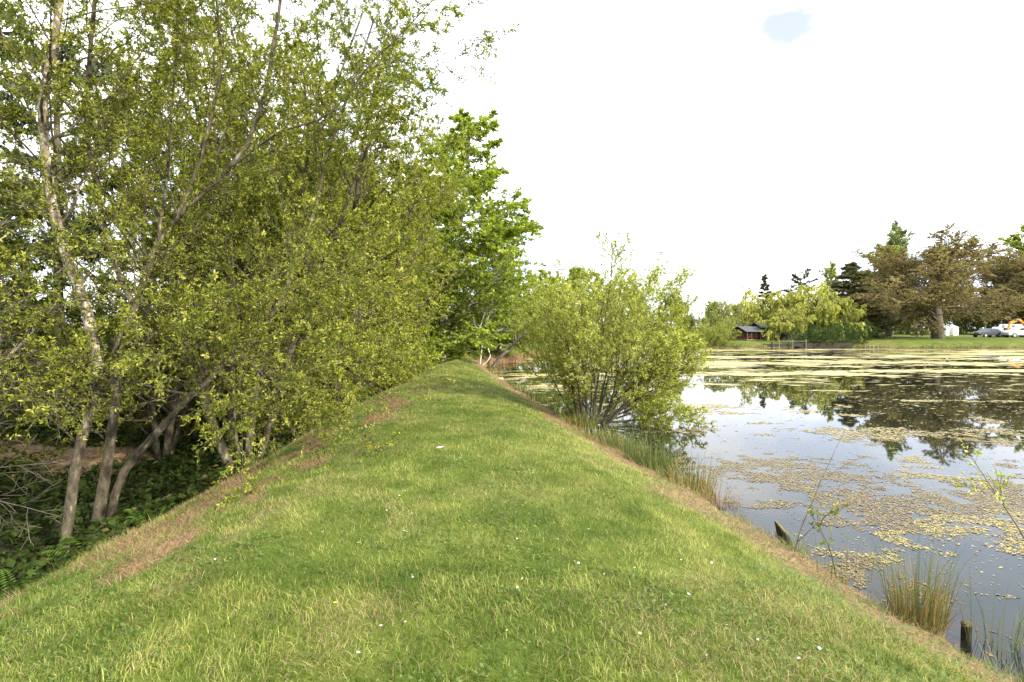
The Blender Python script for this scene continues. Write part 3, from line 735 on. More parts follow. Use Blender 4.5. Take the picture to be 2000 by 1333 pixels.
# ---- wood behind on the left
WG = 'trees of the wood beyond the ditch'
wood_ = []
rr_ = random.Random(5)
spots = [(-9.5, 9.2), (-11.5, 7.0), (-12.5, 11.0), (-14.5, 14.5), (-11.8, 16.5), (-16.5, 9.5), (-18, 18), (-14, 21), (-20, 13), (-11, 22.5), (-17, 26), (-12.5, 29), (-22, 22), (-9.5, 33), (-15, 34), (-25, 30), (-19, 38), (-28, 19), (-8.5, 40), (-13, 44), (-24, 44), (-32, 34), (-6, 47), (-10, 53), (-1.5, 53)]
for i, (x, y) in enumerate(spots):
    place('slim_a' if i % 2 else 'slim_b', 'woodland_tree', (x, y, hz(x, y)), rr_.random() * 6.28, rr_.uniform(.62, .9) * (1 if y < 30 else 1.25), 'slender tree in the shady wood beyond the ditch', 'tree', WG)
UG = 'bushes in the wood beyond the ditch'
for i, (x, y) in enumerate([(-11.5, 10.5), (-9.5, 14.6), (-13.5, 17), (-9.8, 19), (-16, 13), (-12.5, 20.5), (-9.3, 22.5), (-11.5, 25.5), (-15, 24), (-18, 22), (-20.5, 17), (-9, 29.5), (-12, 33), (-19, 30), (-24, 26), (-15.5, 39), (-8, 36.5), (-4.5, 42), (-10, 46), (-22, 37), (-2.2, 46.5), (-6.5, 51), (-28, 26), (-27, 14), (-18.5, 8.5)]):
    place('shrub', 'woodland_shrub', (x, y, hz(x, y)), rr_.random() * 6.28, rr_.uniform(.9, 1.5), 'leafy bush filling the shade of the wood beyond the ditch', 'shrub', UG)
x, y = -15.5, 17.5
place('cedar', 'pine_tree', (x, y, hz(x, y)), .5, (.75, .75, 1.0), 'dark pine crown showing at the upper left through the willow branches', 'tree')

# ---- beech at the end of the path and its neighbours
x, y = -4.7, 34
place('beech', 'beech_tree', (x, y, hz(x, y)), .4, (1.32, 1.32, 1.02), 'tall fresh green beech with a pale trunk at the end of the path', 'tree')
place('beech', 'beech_tree', (-8.2, 30, hz(-8.2, 30)), 2.4, .8, 'smaller fresh green beech half hidden behind the bank willows', 'tree')
place('beech', 'beech_tree', (-1.0, 41, hz(-1.0, 41)), 4.0, .70, 'bright yellow-green beech beyond the bend of the path, behind the white sapling', 'tree')
place('beech', 'beech_tree', (-7.6, 37, hz(-7.6, 37)), 5.3, .85, 'fresh green beech in the shade behind the pale-trunked one', 'tree')
MG = 'light green trees beyond the bend of the path'
for i, (px, Y, top, lab) in enumerate([(1010, 60, 545, 'light green tree right of the beech, beyond the straw bank'), (1060, 56, 532, 'olive green round tree straight behind the straw bank'), (1115, 60, 522, 'light green tree showing just left of the bush top'),
                                    (1175, 64, 545, 'light green tree mostly hidden behind the middle of the bush'), (1240, 68, 555, 'pale green tree hidden behind the right half of the bush'), (1310, 72, 572, 'pale green tree right of the bush top'), (970, 66, 540, 'olive tree in the gap between beech and straw bank')]):
    p = on(px, Y); s = (P(px, top, Y)[2] - p[2]) / 8.3
    place('round_a' if i % 2 else 'round_b', 'broadleaf_tree', p, i * 1.3, s, lab, 'tree', MG, leafmat=None)
# low shrubs beyond the straw bank
for i, (px, Y, s, lab) in enumerate([(960, 45, .75, 'twiggy grey-green shrub on the grass behind the dead saplings'), (1035, 50, .9, 'twiggy shrub right behind the straw bank'), (1100, 56, 1.1, 'wide low shrub behind the left side of the bush'), (1180, 60, 1.2, 'low shrub on the far bank behind the bush'), (1270, 68, 1.2, 'low shrub on the far bank right of the bush'), (1345, 71, 1.2, 'olive shrub on the far bank left of the bare trees')]):
    place('shrub', 'shrub', on(px, Y), i * 2.1, s, lab, 'shrub', 'shrubs on the bank beyond the bend', leafmat='light_leaf')

for i, (x, y, s_, lab) in enumerate([(-5.9, 31.5, 1.0, 'leafy fresh green bush left of the pale beech trunk'), (-6.6, 34.5, 1.3, 'fresh green bush close behind the pale beech trunk'), (-4.2, 38.5, 1.2, 'dark fresh green bush right of the pale beech trunk'), (-2.6, 42.5, 1.2, 'fresh green bush at the bend of the path behind the white sapling'), (-9.0, 33.0, 1.5, 'tall fresh green bush deep in the shade by the beech')]):
    place('shrub', 'shrub', (x, y, hz(x, y)), i * 2.3, s_, lab, 'shrub', 'bushes round the beech', leafmat='beech_leaf')
# dead saplings and leaning dead trunk at the shore
dd = [dict(seg=6, wig=.07, trop=.02, n=6, t0=.4, ang=.55, ratio=.5, rr=.6, taper=.35), dict(seg=4, wig=.12, trop=.03, n=4, t0=.3, ang=.6, ratio=.5, rr=.6, taper=.4), dict(seg=3, wig=.14, trop=.02, taper=.5)]
def dead(name, base, paths, label, cat, mat, seed):
    root = empty(name, base); tag(root, label, cat)
    T = Tree(seed, dd, .008)
    for pl, r0, r1 in paths:
        pts = [(a - base[0], b - base[1], c - base[2]) for a, b, c in smooth_path(path(pl), 9)]
        L = sum(math.dist(pts[i], pts[i + 1]) for i in range(8))
        T.add(pts, r0, r1, 0); T.children(pts, r0, r1, L, 0)
    obj('trunk', T.wood('trunk', M[mat], (7, 5, 3, 3), only=lambda l: l == 0), root)
    obj('branches', T.wood('branches', M[mat], (6, 5, 4, 3), only=lambda l: l > 0), root)
    return root
b0 = P(937, 714, 33.0); b0 = (b0[0], b0[1], hz(b0[0], b0[1]))
dead('dead_sapling', b0, [([(937, 716, 33), (941, 680, 33), (944, 655, 33), (938, 640, 33), (946, 615, 33), (948, 604, 33)], .05, .02), ([(942, 714, 33), (957, 700, 33), (955, 685, 33), (945, 657, 33), (935, 645, 33), (925, 630, 33)], .042, .016)],
     'bare whitened sapling with two crossing stems at the end of the path', 'dead tree', 'bark_dead', 41)
b0 = P(962, 716, 34.2); b0 = (b0[0], b0[1], -.1)
dead('leaning_snag', b0, [([(961, 720, 34.2), (975, 700, 34.2), (992, 684, 34.2), (1008, 668, 34.4), (1024, 650, 34.6), (1034, 634, 34.6)], .14, .04), ([(1008, 668, 34.4), (1006, 650, 34.4), (1010, 636, 34.4)], .05, .02)],
     'dark dead trunk leaning out over the water beside the white sapling', 'dead tree', 'twig_grey', 42)
b0 = P(980, 770, 23.5); b0 = (b0[0], b0[1], -.05)
dead('fallen_branch', b0, [([(985, 768, 23.2), (1010, 752, 23.4), (1035, 732, 23.6)], .03, .01)], 'pale fallen branch slanting over the water left of the bush', 'branch', 'bark_dead', 43)

# ---- willow bush standing in the water
bl = [dict(seg=7, wig=.07, trop=.03, n=14, t0=.33, ang=.6, ratio=.34, len=lambda t: 1.08 - .5 * t, rr=.45, taper=.2),
      dict(seg=4, wig=.12, trop=.05, n=7, t0=.15, ang=.65, ratio=.5, rr=.5, taper=.35, leaf=True),
      dict(seg=3, wig=.14, trop=.05, n=3, t0=.2, ang=.6, ratio=.6, taper=.5, leaf=True),
      dict(seg=1, wig=.12, trop=.05, taper=.5, leaf=True)]
BT = Tree(55, bl, .0035); g = BT.r
for k in range(24):
    az = k * 2.399 + g.gauss(0, .2); inc = .08 + .62 * sqrt((k + .5) / 24)
    L = 5.15 * (1 - .28 * (k / 24)) * g.uniform(.88, 1.08)
    BT.grow((cos(az) * .28, sin(az) * .22, -.25), vnorm((cos(az) * sin(inc) * .95 + .16, sin(az) * sin(inc), cos(inc))), L, g.uniform(.028, .045), 0)
for (dx, dy, dz, L) in ((1, -.12, .06, 3.0), (1, .15, .14, 3.4), (.9, -.45, .10, 2.5), (1, .02, .34, 3.5), (.85, .5, .18, 3.0), (1, -.2, .5, 3.6), (1, .3, .62, 3.7), (-.45, -.2, .9, 2.0)):
    BT.grow((.1, 0, .05), vnorm((dx, dy, dz)), L, .036, 0)
bb = empty('willow_bush', (2.1, 13.6, 0.0), 0, .87); tag(bb, 'broad yellow-green willow bush growing out of the pond edge', 'bush')
obj('stems', BT.wood('stems', M['bark_dark'], (6, 4, 3, 3)), bb)
o = obj('crown', BT.leaves('crown', M['bush_leaf'], 7, .07, .029), bb); o["kind"] = 'stuff'
print('bush', len(BT.br), len(BT.tw) * 11)

# ---- far bank, left to right
for i, (px, Y, top) in enumerate([(1385, 70, 582), (1412, 69, 580), (1440, 72, 586)]):
    p = on(px, Y); s = (P(px, top, Y)[2] - p[2]) / 6.6
    place('bare', 'bare_tree', p, i * 2.0, s, ['thin bare pale tree just right of the bush on the far bank', 'thin bare pale tree between bush and wooden hut', 'thin bare pale tree right behind the wooden hut'][i], 'tree', 'bare trees beside the hut')
for i, (px, Y, s, lab) in enumerate([(1398, 70, 1.25, 'yellow-green low shrub on the far shore left of the hut'), (1425, 74, 1.5, 'olive shrub behind the left end of the hut'), (1462, 76, 1.7, 'tall olive shrub behind the hut')]):
    place('shrub', 'shrub', on(px, Y), i * 1.4, s, lab, 'shrub', 'shrubs around the hut', leafmat='light_leaf')
for i, (px, s_, lab) in enumerate([(1362, .9, 'pale green waterside bush just right of the big bush, on the far shore'), (1388, 1.1, 'pale green waterside bush in the middle between big bush and hut'), (1412, .85, 'low pale green waterside bush left of the hut')]):
    Y = 58.0
    while float(shore_d(np.array([(px - 1000) / 1000 * Y]), np.array([Y]))[0]) < .5: Y += .2
    place('shrub', 'shrub', on(px, Y), i * 1.8 + .5, s_, lab, 'shrub', 'waterside bushes left of the hut', leafmat='light_leaf')
place('weep', 'weeping_willow', on(1497, 73), 0.6, (1.15, 1.15, 1.0), 'yellow weeping willow behind the wooden hut', 'tree')
place('weep', 'weeping_willow', on(1538, 68), 2.6, (.75, .75, .62), 'small yellow weeping willow hanging over the jetty', 'tree')
place('weep', 'weeping_willow', on(1580, 72), 4.2, (1.25, 1.25, 1.1), 'largest pale weeping willow above the dark green laurel', 'tree')
place('weep', 'weeping_willow', on(1618, 70), 1.2, .95, 'pale weeping willow touching the dark conifer', 'tree')
for i, (px, Y, s) in enumerate([(1572, 64.0, .8), (1606, 63.4, .95), (1645, 63.2, .9), (1682, 63.6, .85)]):
    place('shrub', 'laurel_shrub', on(px, Y), i * 1.9, s, ['dark green laurel at the left end of the clump by the water', 'dark green laurel under the largest weeping willow', 'dark green laurel in front of the dark conifer', 'dark laurel at the right end of the clump by the lawn'][i], 'shrub', 'dark laurels by the water', leafmat='dark_leaf')
def tall(key, name, px, Y, top, hgt, rz, lab, leafmat=None, sx=1.0, group=None):
    p = on(px, Y); s = (P(px, top, Y)[2] - p[2]) / hgt
    return place(key, name, p, rz, (s * sx, s * sx, s), lab, 'tree', group, leafmat)
tall('spire', 'conifer_tree', 1495, 96, 535, 12, .3, 'small dark conifer tip above the yellow weeping willow')
tall('cedar', 'cedar_tree', 1561, 96, 537, 12.6, 1.1, 'dark flat-topped cedar between the weeping willows')
tall('fir', 'conifer_tree', 1667, 76, 512, 12, .8, 'dark brownish conifer between weeping willow and oaks', sx=1.9)
tall('fir', 'conifer_tree', 1690, 80, 545, 12, 2.2, 'dark green conifer right of the brownish one', 'dark_leaf', 1.8)
tall('poplar', 'birch_tree', 1622, 92, 530, 16.5, .2, 'grey-green slender tree left of the brownish conifer', 'light_leaf', 1.0)
tall('poplar', 'broadleaf_tree', 1712, 92, 500, 16.5, 1.4, 'bright green tree between dark conifer and oaks', 'beech_leaf', 1.5)
tall('poplar', 'poplar_tree', 1742, 98, 462, 16.5, 2.7, 'tall grey-green poplar rising behind the oaks', 'poplar_leaf')
tall('oak', 'oak_tree', 1832, 74, 428, 15.8, .9, 'huge spreading oak with brown young leaves on the far lawn', sx=1.72)
OG = 'brown oaks behind the great oak'
tall('oak', 'oak_tree', 1735, 88, 500, 15.8, 2.9, 'brown oak left of the great oak', group=OG, sx=1.35)
tall('oak', 'oak_tree', 1972, 106, 478, 15.8, 4.4, 'rust-brown oak at the right edge behind the parked cars', group=OG, sx=1.45)
tall('oak', 'oak_tree', 2062, 104, 455, 15.8, 1.9, 'brown oak past the right edge behind the cars', group=OG, sx=1.4)
tall('poplar', 'broadleaf_tree', 1995, 116, 468, 16.5, .5, 'green tree top rising behind the rust-brown oak', 'light_leaf', 1.4)
for i, px in enumerate([1700, 1730, 1765, 1800, 1880, 1915, 1950, 1985, 2020, 2060, 2110]):
    Y = 104 + (i % 3) * 5
    place('shrub', 'hedge_shrub', on(px, Y), i * 1.1, 2.0 + .5 * (i % 2), 'tall olive shrub in the hedge behind the far lawn', 'shrub', 'hedge behind the far lawn', leafmat='wood_leaf')
for i, (px, top) in enumerate([(1690, 575), (1760, 580), (1800, 560), (1870, 560), (1930, 560), (2010, 560), (2090, 540), (1480, 590), (1540, 590), (1395, 592), (1330, 590)]):
    tall('round_a' if i % 2 else 'round_b', 'broadleaf_tree', px, 116 + 4 * (i % 3), top, 8.3, i * .9, 'olive broadleaf tree in the row behind the far lawn', 'wood_leaf' if i < 7 else 'light_leaf', group='tree row behind the far lawn')
# ------------------------------------------------------------------ undergrowth
def leafbed(n, x0, x1, y0, y1, name, mat, L, label, cat, ok, hmax=.5):
    x = rng.uniform(x0, x1, n); y = y0 + (y1 - y0) * rng.random(n) ** 1.3
    d = shore_d(x, y); e = left_e(x, y); k = ok(x, y, d, e); x, y, d = x[k], y[k], d[k]; n = len(x)
    c = fbm(x * 1.1, y * 1.1, 71, 4); top = np.clip((c - .3) * 2.0, .05, 1) * hmax
    z = height(x, y, d) + top * rng.random(n) ** .6
    Pp = np.stack([x, y, z], 1); D = rng.normal(0, 1, (n, 3)); D[:, 2] = D[:, 2] * .45 - .1; D /= np.linalg.norm(D, axis=1, keepdims=True)
    Q = rng.normal(0, .6, (n, 3)); Q[:, 2] += 1; S = np.cross(D, Q); S /= np.linalg.norm(S, axis=1, keepdims=True)
    l = (L * rng.uniform(.6, 1.4, n) * (1 + y / 30))[:, None]; w = l * .32; Nn = np.cross(S, D); m0 = Pp + D * l * .45
    V = np.stack([Pp, m0 - S * w + Nn * w * .3, Pp + D * l - Nn * w * .3, m0 + S * w + Nn * w * .3], 1).reshape(-1, 3)
    t = np.clip(.4 + (c - .5) + rng.normal(0, .25, n), 0, 1)
    me = mesh_np(name, V, np.arange(4 * n), np.full(n, 4), M[mat], {"tint": np.repeat(t, 4)})
    return tag(obj(name, me), label, cat, kind='stuff')
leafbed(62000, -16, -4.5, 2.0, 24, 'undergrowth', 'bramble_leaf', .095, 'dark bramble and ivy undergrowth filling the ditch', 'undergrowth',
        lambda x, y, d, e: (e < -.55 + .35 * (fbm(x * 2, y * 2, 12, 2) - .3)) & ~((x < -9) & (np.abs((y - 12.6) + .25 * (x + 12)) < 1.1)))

# ferns at the ditch edge
def fern(x, y, s, label, nf, seed):
    r = random.Random(seed); root = empty('fern', (x, y, hz(x, y)), r.random() * 6, s); tag(root, label, 'fern', 'ferns at the ditch edge')
    base = None
    V, L = [], []
    for i in range(16):
        t = i / 15; px_ = .08 + .62 * t; pz = .42 * sin(t * 2.2) ; w = .20 * (1 - t) ** .8 * min(1, t * 6 + .35); 
        for sd in (-1, 1):
            k = len(V)
            V += [(px_, 0, pz), (px_ + .012, sd * w * .5, pz - .01), (px_ + .05, sd * w, pz - .05), (px_ + .032, sd * w * .5, pz + .004)]; L += [k, k + 1, k + 2, k + 3]
    me = mesh_np('frond', V, L, np.full(len(L) // 4, 4), M['fern_leaf'], {"tint": np.random.default_rng(seed).random(len(V))})
    for i in range(nf):
        o = obj('frond', me, root); o.rotation_euler = (r.uniform(-.2, .2), r.uniform(-.45, .05), i * 2 * pi / nf + r.uniform(-.3, .3))
        q = r.uniform(.75, 1.1); o.scale = (q, q, q)
fern(-5.15, 6.1, .75, 'fresh green fern below the pale left stem', 7, 1)
fern(-4.95, 6.9, .55, 'small fern where the straw meets the ditch', 6, 2)
fern(-5.1, 5.2, .6, 'fern lowest on the bank at the left edge', 6, 3)
fern(-4.75, 8.6, .5, 'broad-leaved fern at the top of the straw edge', 6, 4)

# ------------------------------------------------------------------ rushes and tufts on the shore
def tuft(name, x, y, h, n, rad, green, dry, label, cat, group=None, lean=.35, w=.006, gr=.5, seed=1, zoff=0.0):
    root = empty(name, (x, y, max(hz(x, y), -.05) + zoff)); tag(root, label, cat, group)
    q = np.random.default_rng(seed)
    def mk(nm, m, hh, cols, ln, ww):
        a = q.uniform(0, 2 * pi, m); rr = rad * np.sqrt(q.random(m)); p = np.stack([np.cos(a) * rr * 1.3, np.sin(a) * rr * .8, np.full(m, -.03)], 1)
        hs = hh * (.3 + .75 * q.random(m) ** 1.6); az = a + q.normal(0, .6, m); l = np.clip(np.abs(q.normal(0, ln * .8, m)) + ln * .55 * rr / rad, 0, .95)
        c = np.array(cols[0]) + (np.array(cols[1]) - np.array(cols[0])) * q.random((m, 1))
        me = blade_mesh(nm, p, hs, ww, az, l, c, M['blade'], True); o = obj(nm, me, root); o["kind"] = 'stuff'
    ng = int(n * gr)
    if ng: mk('stems', ng, h, green, lean, w)
    if n - ng: mk('dry_leaves', n - ng, h * .62, dry, lean * 1.3, w * 1.1)
    return root
GRN = ((.06, .10, .022), (.16, .19, .055)); DRY = ((.16, .10, .03), (.36, .25, .09)); GOLD = ((.26, .19, .05), (.45, .33, .12)); RED = ((.30, .17, .09), (.48, .32, .18))
tuft('rush_clump', 3.42, 4.25, 1.05, 520, .17, GRN, DRY, 'tall dark rush clump with golden base at the lower right bank', 'rushes', lean=.34, w=.005, gr=.36, seed=3)
tuft('rush_clump', 3.25, 5.1, .6, 70, .3, GRN, DRY, 'sparse thin rushes between the stump and the tall clump', 'rushes', lean=.2, w=.005, gr=.7, seed=4)
tuft('rush_clump', 3.95, 4.1, .8, 40, .16, GRN, DRY, 'few upright rushes standing in the water beside the mossy post', 'rushes', lean=.22, w=.006, gr=.8, seed=5)
tuft('rush_clump', 4.0, 3.7, .5, 140, .35, GRN, DRY, 'short mixed rushes at the lower right corner', 'rushes', lean=.4, w=.005, gr=.5, seed=6)
tuft('sedge_tuft', 2.80, 8.1, .85, 620, .33, GRN, GOLD, 'tall golden sedge tuft at the pointed end of the bank growth', 'sedge', lean=.32, w=.008, gr=.25, seed=7)
tuft('sedge_tuft', 3.02, 7.5, .6, 300, .25, GRN, RED, 'reddish dry tuft right of the golden sedge', 'sedge', lean=.45, w=.007, gr=.12, seed=8)
tuft('sedge_tuft', 2.50, 9.2, .85, 560, .36, GRN, GOLD, 'fresh green sedge tuft left of the golden one', 'sedge', lean=.35, w=.009, gr=.85, seed=9)
tuft('sedge_tuft', 2.25, 10.4, .8, 520, .36, GRN, GOLD, 'olive sedge tuft in the middle of the bank growth', 'sedge', lean=.35, w=.010, gr=.6, seed=10)
tuft('sedge_tuft', 2.0, 11.6, .72, 460, .36, GRN, GOLD, 'yellowish sedge tuft nearest the bush stems', 'sedge', lean=.38, w=.011, gr=.35, seed=11)
tuft('sedge_tuft', 1.65, 12.7, .7, 420, .36, GRN, GOLD, 'sedge tuft at the foot of the bush', 'sedge', lean=.38, w=.012, gr=.45, seed=12)
for i, (x, y, h, gr) in enumerate([(1.15, 15.6, .5, .7), (.75, 17.6, .6, .85), (.35, 19.6, .8, .9), (.05, 21.4, .75, .8), (-.3, 23.6, .5, .5), (-.75, 26.2, .5, .2), (-1.2, 28.8, .5, .2), (-1.5, 31.2, .5, .15)]):
    tuft('sedge_tuft', x, y, h, 130, .45, GRN, GOLD, 'waterside tuft on the bank between bush and dead saplings', 'sedge', 'tufts on the bank beyond the bush', lean=.4, w=.014, gr=gr, seed=20 + i)
for i, (px, Y) in enumerate([(965, 36.0), (985, 37.4), (1003, 39.2), (1020, 41.0), (1038, 43.4)]):
    x = (px - 1000) / 1000 * Y
    tuft('dry_tuft', x, Y, .9, 150, .8, RED, RED, 'dead pinkish grass tuft on the straw bank beyond the dead trunk', 'dry grass', 'dead tufts on the straw bank', lean=.6, w=.03, gr=.5, seed=40 + i)
for i in range(26):
    px = 1385 + i * 24 + rnd.uniform(-9, 9); Y = 56.0
    while Y < 72 and float(shore_d(np.array([(px - 1000) / 1000 * Y]), np.array([Y]))[0]) < .25: Y += .15
    tuft('sedge_tuft', (px - 1000) / 1000 * Y, Y, rnd.uniform(.4, .8), 60, rnd.uniform(.5, 1.1), GRN, DRY, 'dull green sedge tuft along the far shore', 'sedge', 'sedge tufts along the far shore', lean=.55, w=.05, gr=rnd.uniform(.4, .9), seed=120 + i)
# taller tufts at the ditch edge
for i, (x, y, h) in enumerate([(-4.15, 9.2, .30), (-4.2, 10.6, .34), (-4.2, 12.4, .35), (-4.0, 8.3, .24), (-4.15, 14.6, .35)]):
    tuft('grass_tuft', x, y, h, 110, .28, ((.10, .17, .03), (.20, .26, .06)), DRY, 'long uncut grass tuft on the ditch edge', 'grass tuft', 'uncut tufts on the ditch edge', lean=.5, w=.007, gr=.85, seed=60 + i)

for i in range(16):
    y = 2.9 + i * .62 + rnd.uniform(-.25, .25)
    xs = np.linspace(1.5, 5, 200); x = float(xs[np.argmin(np.abs(shore_d(xs, np.full(200, y)) - rnd.uniform(.05, .4)))])
    if abs(y - 4.25) < .4: continue
    tuft('grass_tuft', x, y, rnd.uniform(.16, .34), 90, rnd.uniform(.08, .16), ((.09, .15, .02), (.21, .24, .06)), ((.20, .13, .06), (.40, .29, .14)), "ragged half-dead grass tuft hanging at the near water's edge", 'grass tuft', "ragged tufts at the near water's edge", lean=.6, w=.006, gr=rnd.uniform(.3, .8), seed=80 + i)
# ------------------------------------------------------------------ posts in the water
def prism(name, rings, mat, parent):
    k = len(rings[0]); V = [v for r in rings for v in r]; L, S = [], []
    for i in range(len(rings) - 1):
        for j in range(k):
            a = i * k + j; b = i * k + (j + 1) % k; L += [a, b, b + k, a + k]; S.append(4)
    L += list(range(k - 1, -1, -1)); S.append(k); n = (len(rings) - 1) * k; L += list(range(n, n + k)); S.append(k)
    me = mesh_np(name, V, L, S, mat); return obj(name, me, parent)
M['wet_wood'] = bark_mat('wet_wood', (.012, .010, .008), (.03, .024, .018), (.07, .06, .04), 14, .6)
M['moss'] = bark_mat('moss', (.05, .045, .02), (.13, .11, .045), (.22, .20, .09), 25, .55)
st = empty('wooden_stump', (3.21, 5.95, 0), 0, .9); tag(st, 'broken black wooden stump leaning out of the water with mossy slanted top', 'stump')
def ring(cx, cy, cz, r, tx=0, ty=0, k=9, seed=0):
    q = random.Random(seed); return [(cx + cos(2 * pi * j / k) * r * q.uniform(.85, 1.15), cy + sin(2 * pi * j / k) * r * .8, cz + cos(2 * pi * j / k) * tx + sin(2 * pi * j / k) * ty) for j in range(k)]
prism('trunk', [ring(.06, 0, -.3, .085, seed=1), ring(.03, 0, .02, .075, seed=1), ring(-.02, 0, .16, .082, seed=1), ring(-.055, 0, .27, .085, -.09, .02, seed=1)], M['wet_wood'], st)
prism('mossy_top', [ring(-.055, 0, .274, .085, -.09, .02, seed=1), ring(-.05, 0, .288, .07, -.075, .02, seed=2)], M['moss'], st)
st = empty('mossy_post', (3.78, 4.2, 0), 0, .72); tag(st, 'short dark mossy post in the water beside the tall rushes', 'post')
prism('trunk', [ring(0, 0, -.3, .055, seed=4), ring(0, 0, .08, .056, seed=4), ring(.005, 0, .17, .056, seed=4)], M['wet_wood'], st)
prism('mossy_top', [ring(.005, 0, .174, .058, seed=4), ring(0, .0, .20, .052, seed=5), ring(0, 0, .215, .03, seed=6)], M['moss'], st)

# ------------------------------------------------------------------ thin saplings at the bank
def sapling(name, pl, label, leafs, seed, mat='bark', leafm='front_leaf', r=.0085):
    b0 = P(*pl[0][0]); root = empty(name, b0); tag(root, label, 'sapling')
    T = Tree(seed, [dict(seg=6, wig=.08, trop=.02, n=0, t0=.3, ang=.6, abs=.3), dict(seg=3, wig=.14, trop=.03, taper=.5, leaf=True)], .0022)
    for i, q in enumerate(pl):
        pts = [(a - b0[0], b - b0[1], c - b0[2]) for a, b, c in smooth_path(path(q), 9)]
        T.add(pts, r * (1 if i == 0 else .7), .0022, 0); T.children(pts, .003, .002, 1, 0, n=leafs[i], t0=.35)
    obj('stem', T.wood('stem', M[mat], (5, 3)), root)
    if sum(leafs): 
        o = obj('leaves', T.leaves('leaves', M[leafm], 9, .042, .02), root); o["kind"] = 'stuff'
sapling('bare_sapling', [[(1550, 1090, 5.5), (1562, 1040, 5.5), (1585, 985, 5.5), (1608, 930, 5.5), (1650, 840, 5.6)], [(1608, 938, 5.5), (1640, 915, 5.5), (1685, 893, 5.6)], [(1556, 1060, 5.5), (1578, 1040, 5.4), (1598, 1020, 5.4)]],
        'tall bare forked twig rising from the bank beside the stump', [0, 0, 0], 51, 'twig_grey')
sapling('leafy_sapling', [[(1634, 1150, 5.05), (1630, 1110, 5.05), (1618, 1065, 5.05), (1602, 1035, 5.05), (1596, 1008, 5.05)], [(1600, 1030, 5.05), (1612, 1008, 5.0), (1630, 1000, 5.0)], [(1600, 1030, 5.05), (1590, 1015, 5.1), (1585, 1005, 5.1)]],
        'small leafy twig with dark bent stem right of the stump', [5, 4, 3], 52, 'bark_dark')
sapling('leafy_sapling', [[(2040, 1130, 4.6), (2000, 1050, 4.6), (1965, 995, 4.6), (1935, 950, 4.6), (1905, 905, 4.7), (1892, 882, 4.7)], [(1965, 995, 4.6), (1955, 965, 4.6), (1965, 950, 4.6)], [(1940, 955, 4.6), (1915, 955, 4.6), (1900, 950, 4.6)]],
        'long leaning shoot with yellow-green leaves at the right edge', [8, 4, 4], 53, 'twig_grey', 'bush_leaf', .007)

# ------------------------------------------------------------------ daisies, buttercup, litter
M['petal'] = plain('petal', (.80, .80, .78), .6, var=.05); M['yolk'] = plain('yolk', (.75, .50, .04), .6); M['butter'] = plain('butter', (.85, .66, .03), .4); M['stalk'] = plain('stalk', (.10, .16, .03))
def flower_meshes(r, np_):
    V, L, S = [], [], []
    for i in range(np_):
        a = 2 * pi * i / np_; k = len(V); w = 2.1 / np_
        V += [(cos(a) * r * .25, sin(a) * r * .25, 0), (cos(a - w) * r * .8, sin(a - w) * r * .8, .12 * r), (cos(a) * r, sin(a) * r, .18 * r), (cos(a + w) * r * .8, sin(a + w) * r * .8, .12 * r)]; L += [k, k + 1, k + 2, k + 3]; S.append(4)
    pet = (V, L, S)
    k = 7; V = [(cos(2 * pi * i / k) * r * .33, sin(2 * pi * i / k) * r * .33, .02 * r) for i in range(k)] + [(cos(2 * pi * i / k) * r * .18, sin(2 * pi * i / k) * r * .18, .22 * r) for i in range(k)]
    L, S = [], []
    for i in range(k): L += [i, (i + 1) % k, (i + 1) % k + k, i + k]; S.append(4)
    L += list(range(k, 2 * k)); S.append(k)
    return pet, (V, L, S)
pt, ct = flower_meshes(.0125, 10)
pm = mesh_np('petals', *pt, M['petal']); cm = mesh_np('centre', *ct, M['yolk'])
sm = mesh_np('stalk', [(-.0012, 0, -.05), (.0012, 0, -.05), (.0012, 0, 0), (-.0012, 0, 0), (0, .0012, -.05), (0, -.0012, -.05), (0, -.0012, 0), (0, .0012, 0)], [0, 1, 2, 3, 4, 5, 6, 7], [4, 4], M['stalk'])
def flower(name, x, y, label, cat, group, pm_, cm_, s, r):
    root = empty(name, (x, y, hz(x, y) + .05 * s), r.random() * 6, s); root.rotation_euler = (r.gauss(.25, .25), r.gauss(.1, .25), r.random() * 6)
    tag(root, label, cat, group); obj('petals', pm_, root); obj('centre', cm_, root); obj('stalk', sm, root)
def gpt(px, py):
    u, v = (px - 1000) / F, (666.5 - py) / F; Y = 3.0
    for _ in range(30):
        p = P(px, py, Y); z = hz(p[0], Y); k = (H - z) / max(1e-3, H - p[2]); Y *= .5 + .5 * k
    return P(px, py, Y)
dr = random.Random(3)
dpix = [(798, 1004), (805, 1008), (812, 1004), (822, 1010), (780, 975), (792, 963), (760, 990), (755, 1006), (790, 1047), (795, 1046), (630, 1047), (425, 1096), (420, 1102), (805, 1130), (806, 1136), (826, 1127), (1020, 1142), (1032, 1138), (816, 912), (892, 905), (900, 899), (908, 909), (979, 956), (744, 1234), (792, 1227), (1130, 1110), (1090, 1060), (1150, 1040), (1010, 1062), (960, 1150),
        (1010, 1158), (1180, 1130), (1240, 1120), (1300, 1190), (1345, 1172), (1420, 1230), (1480, 1260), (1390, 1110), (1210, 990), (1100, 960), (1040, 930), (1000, 990), (860, 1090), (930, 1020), (880, 830), (940, 845), (1000, 870), (960, 800), (905, 780), (1020, 835), (1060, 900), (930, 880), (1280, 1060), (1330, 1100), (1560, 1300), (1250, 1250), (1150, 1230), (1600, 1280), (1380, 1290), (700, 1290), (990, 1240), (850, 1180), (600, 1140), (700, 1070)]
for k, (px, py) in enumerate(dpix):
    p = gpt(px, py); flower('daisy', p[0], p[1], 'small white daisy in the short grass of the path', 'daisy', 'daisies in the path turf', pm, cm, dr.uniform(.45, .85), dr)
pt, ct = flower_meshes(.012, 5)
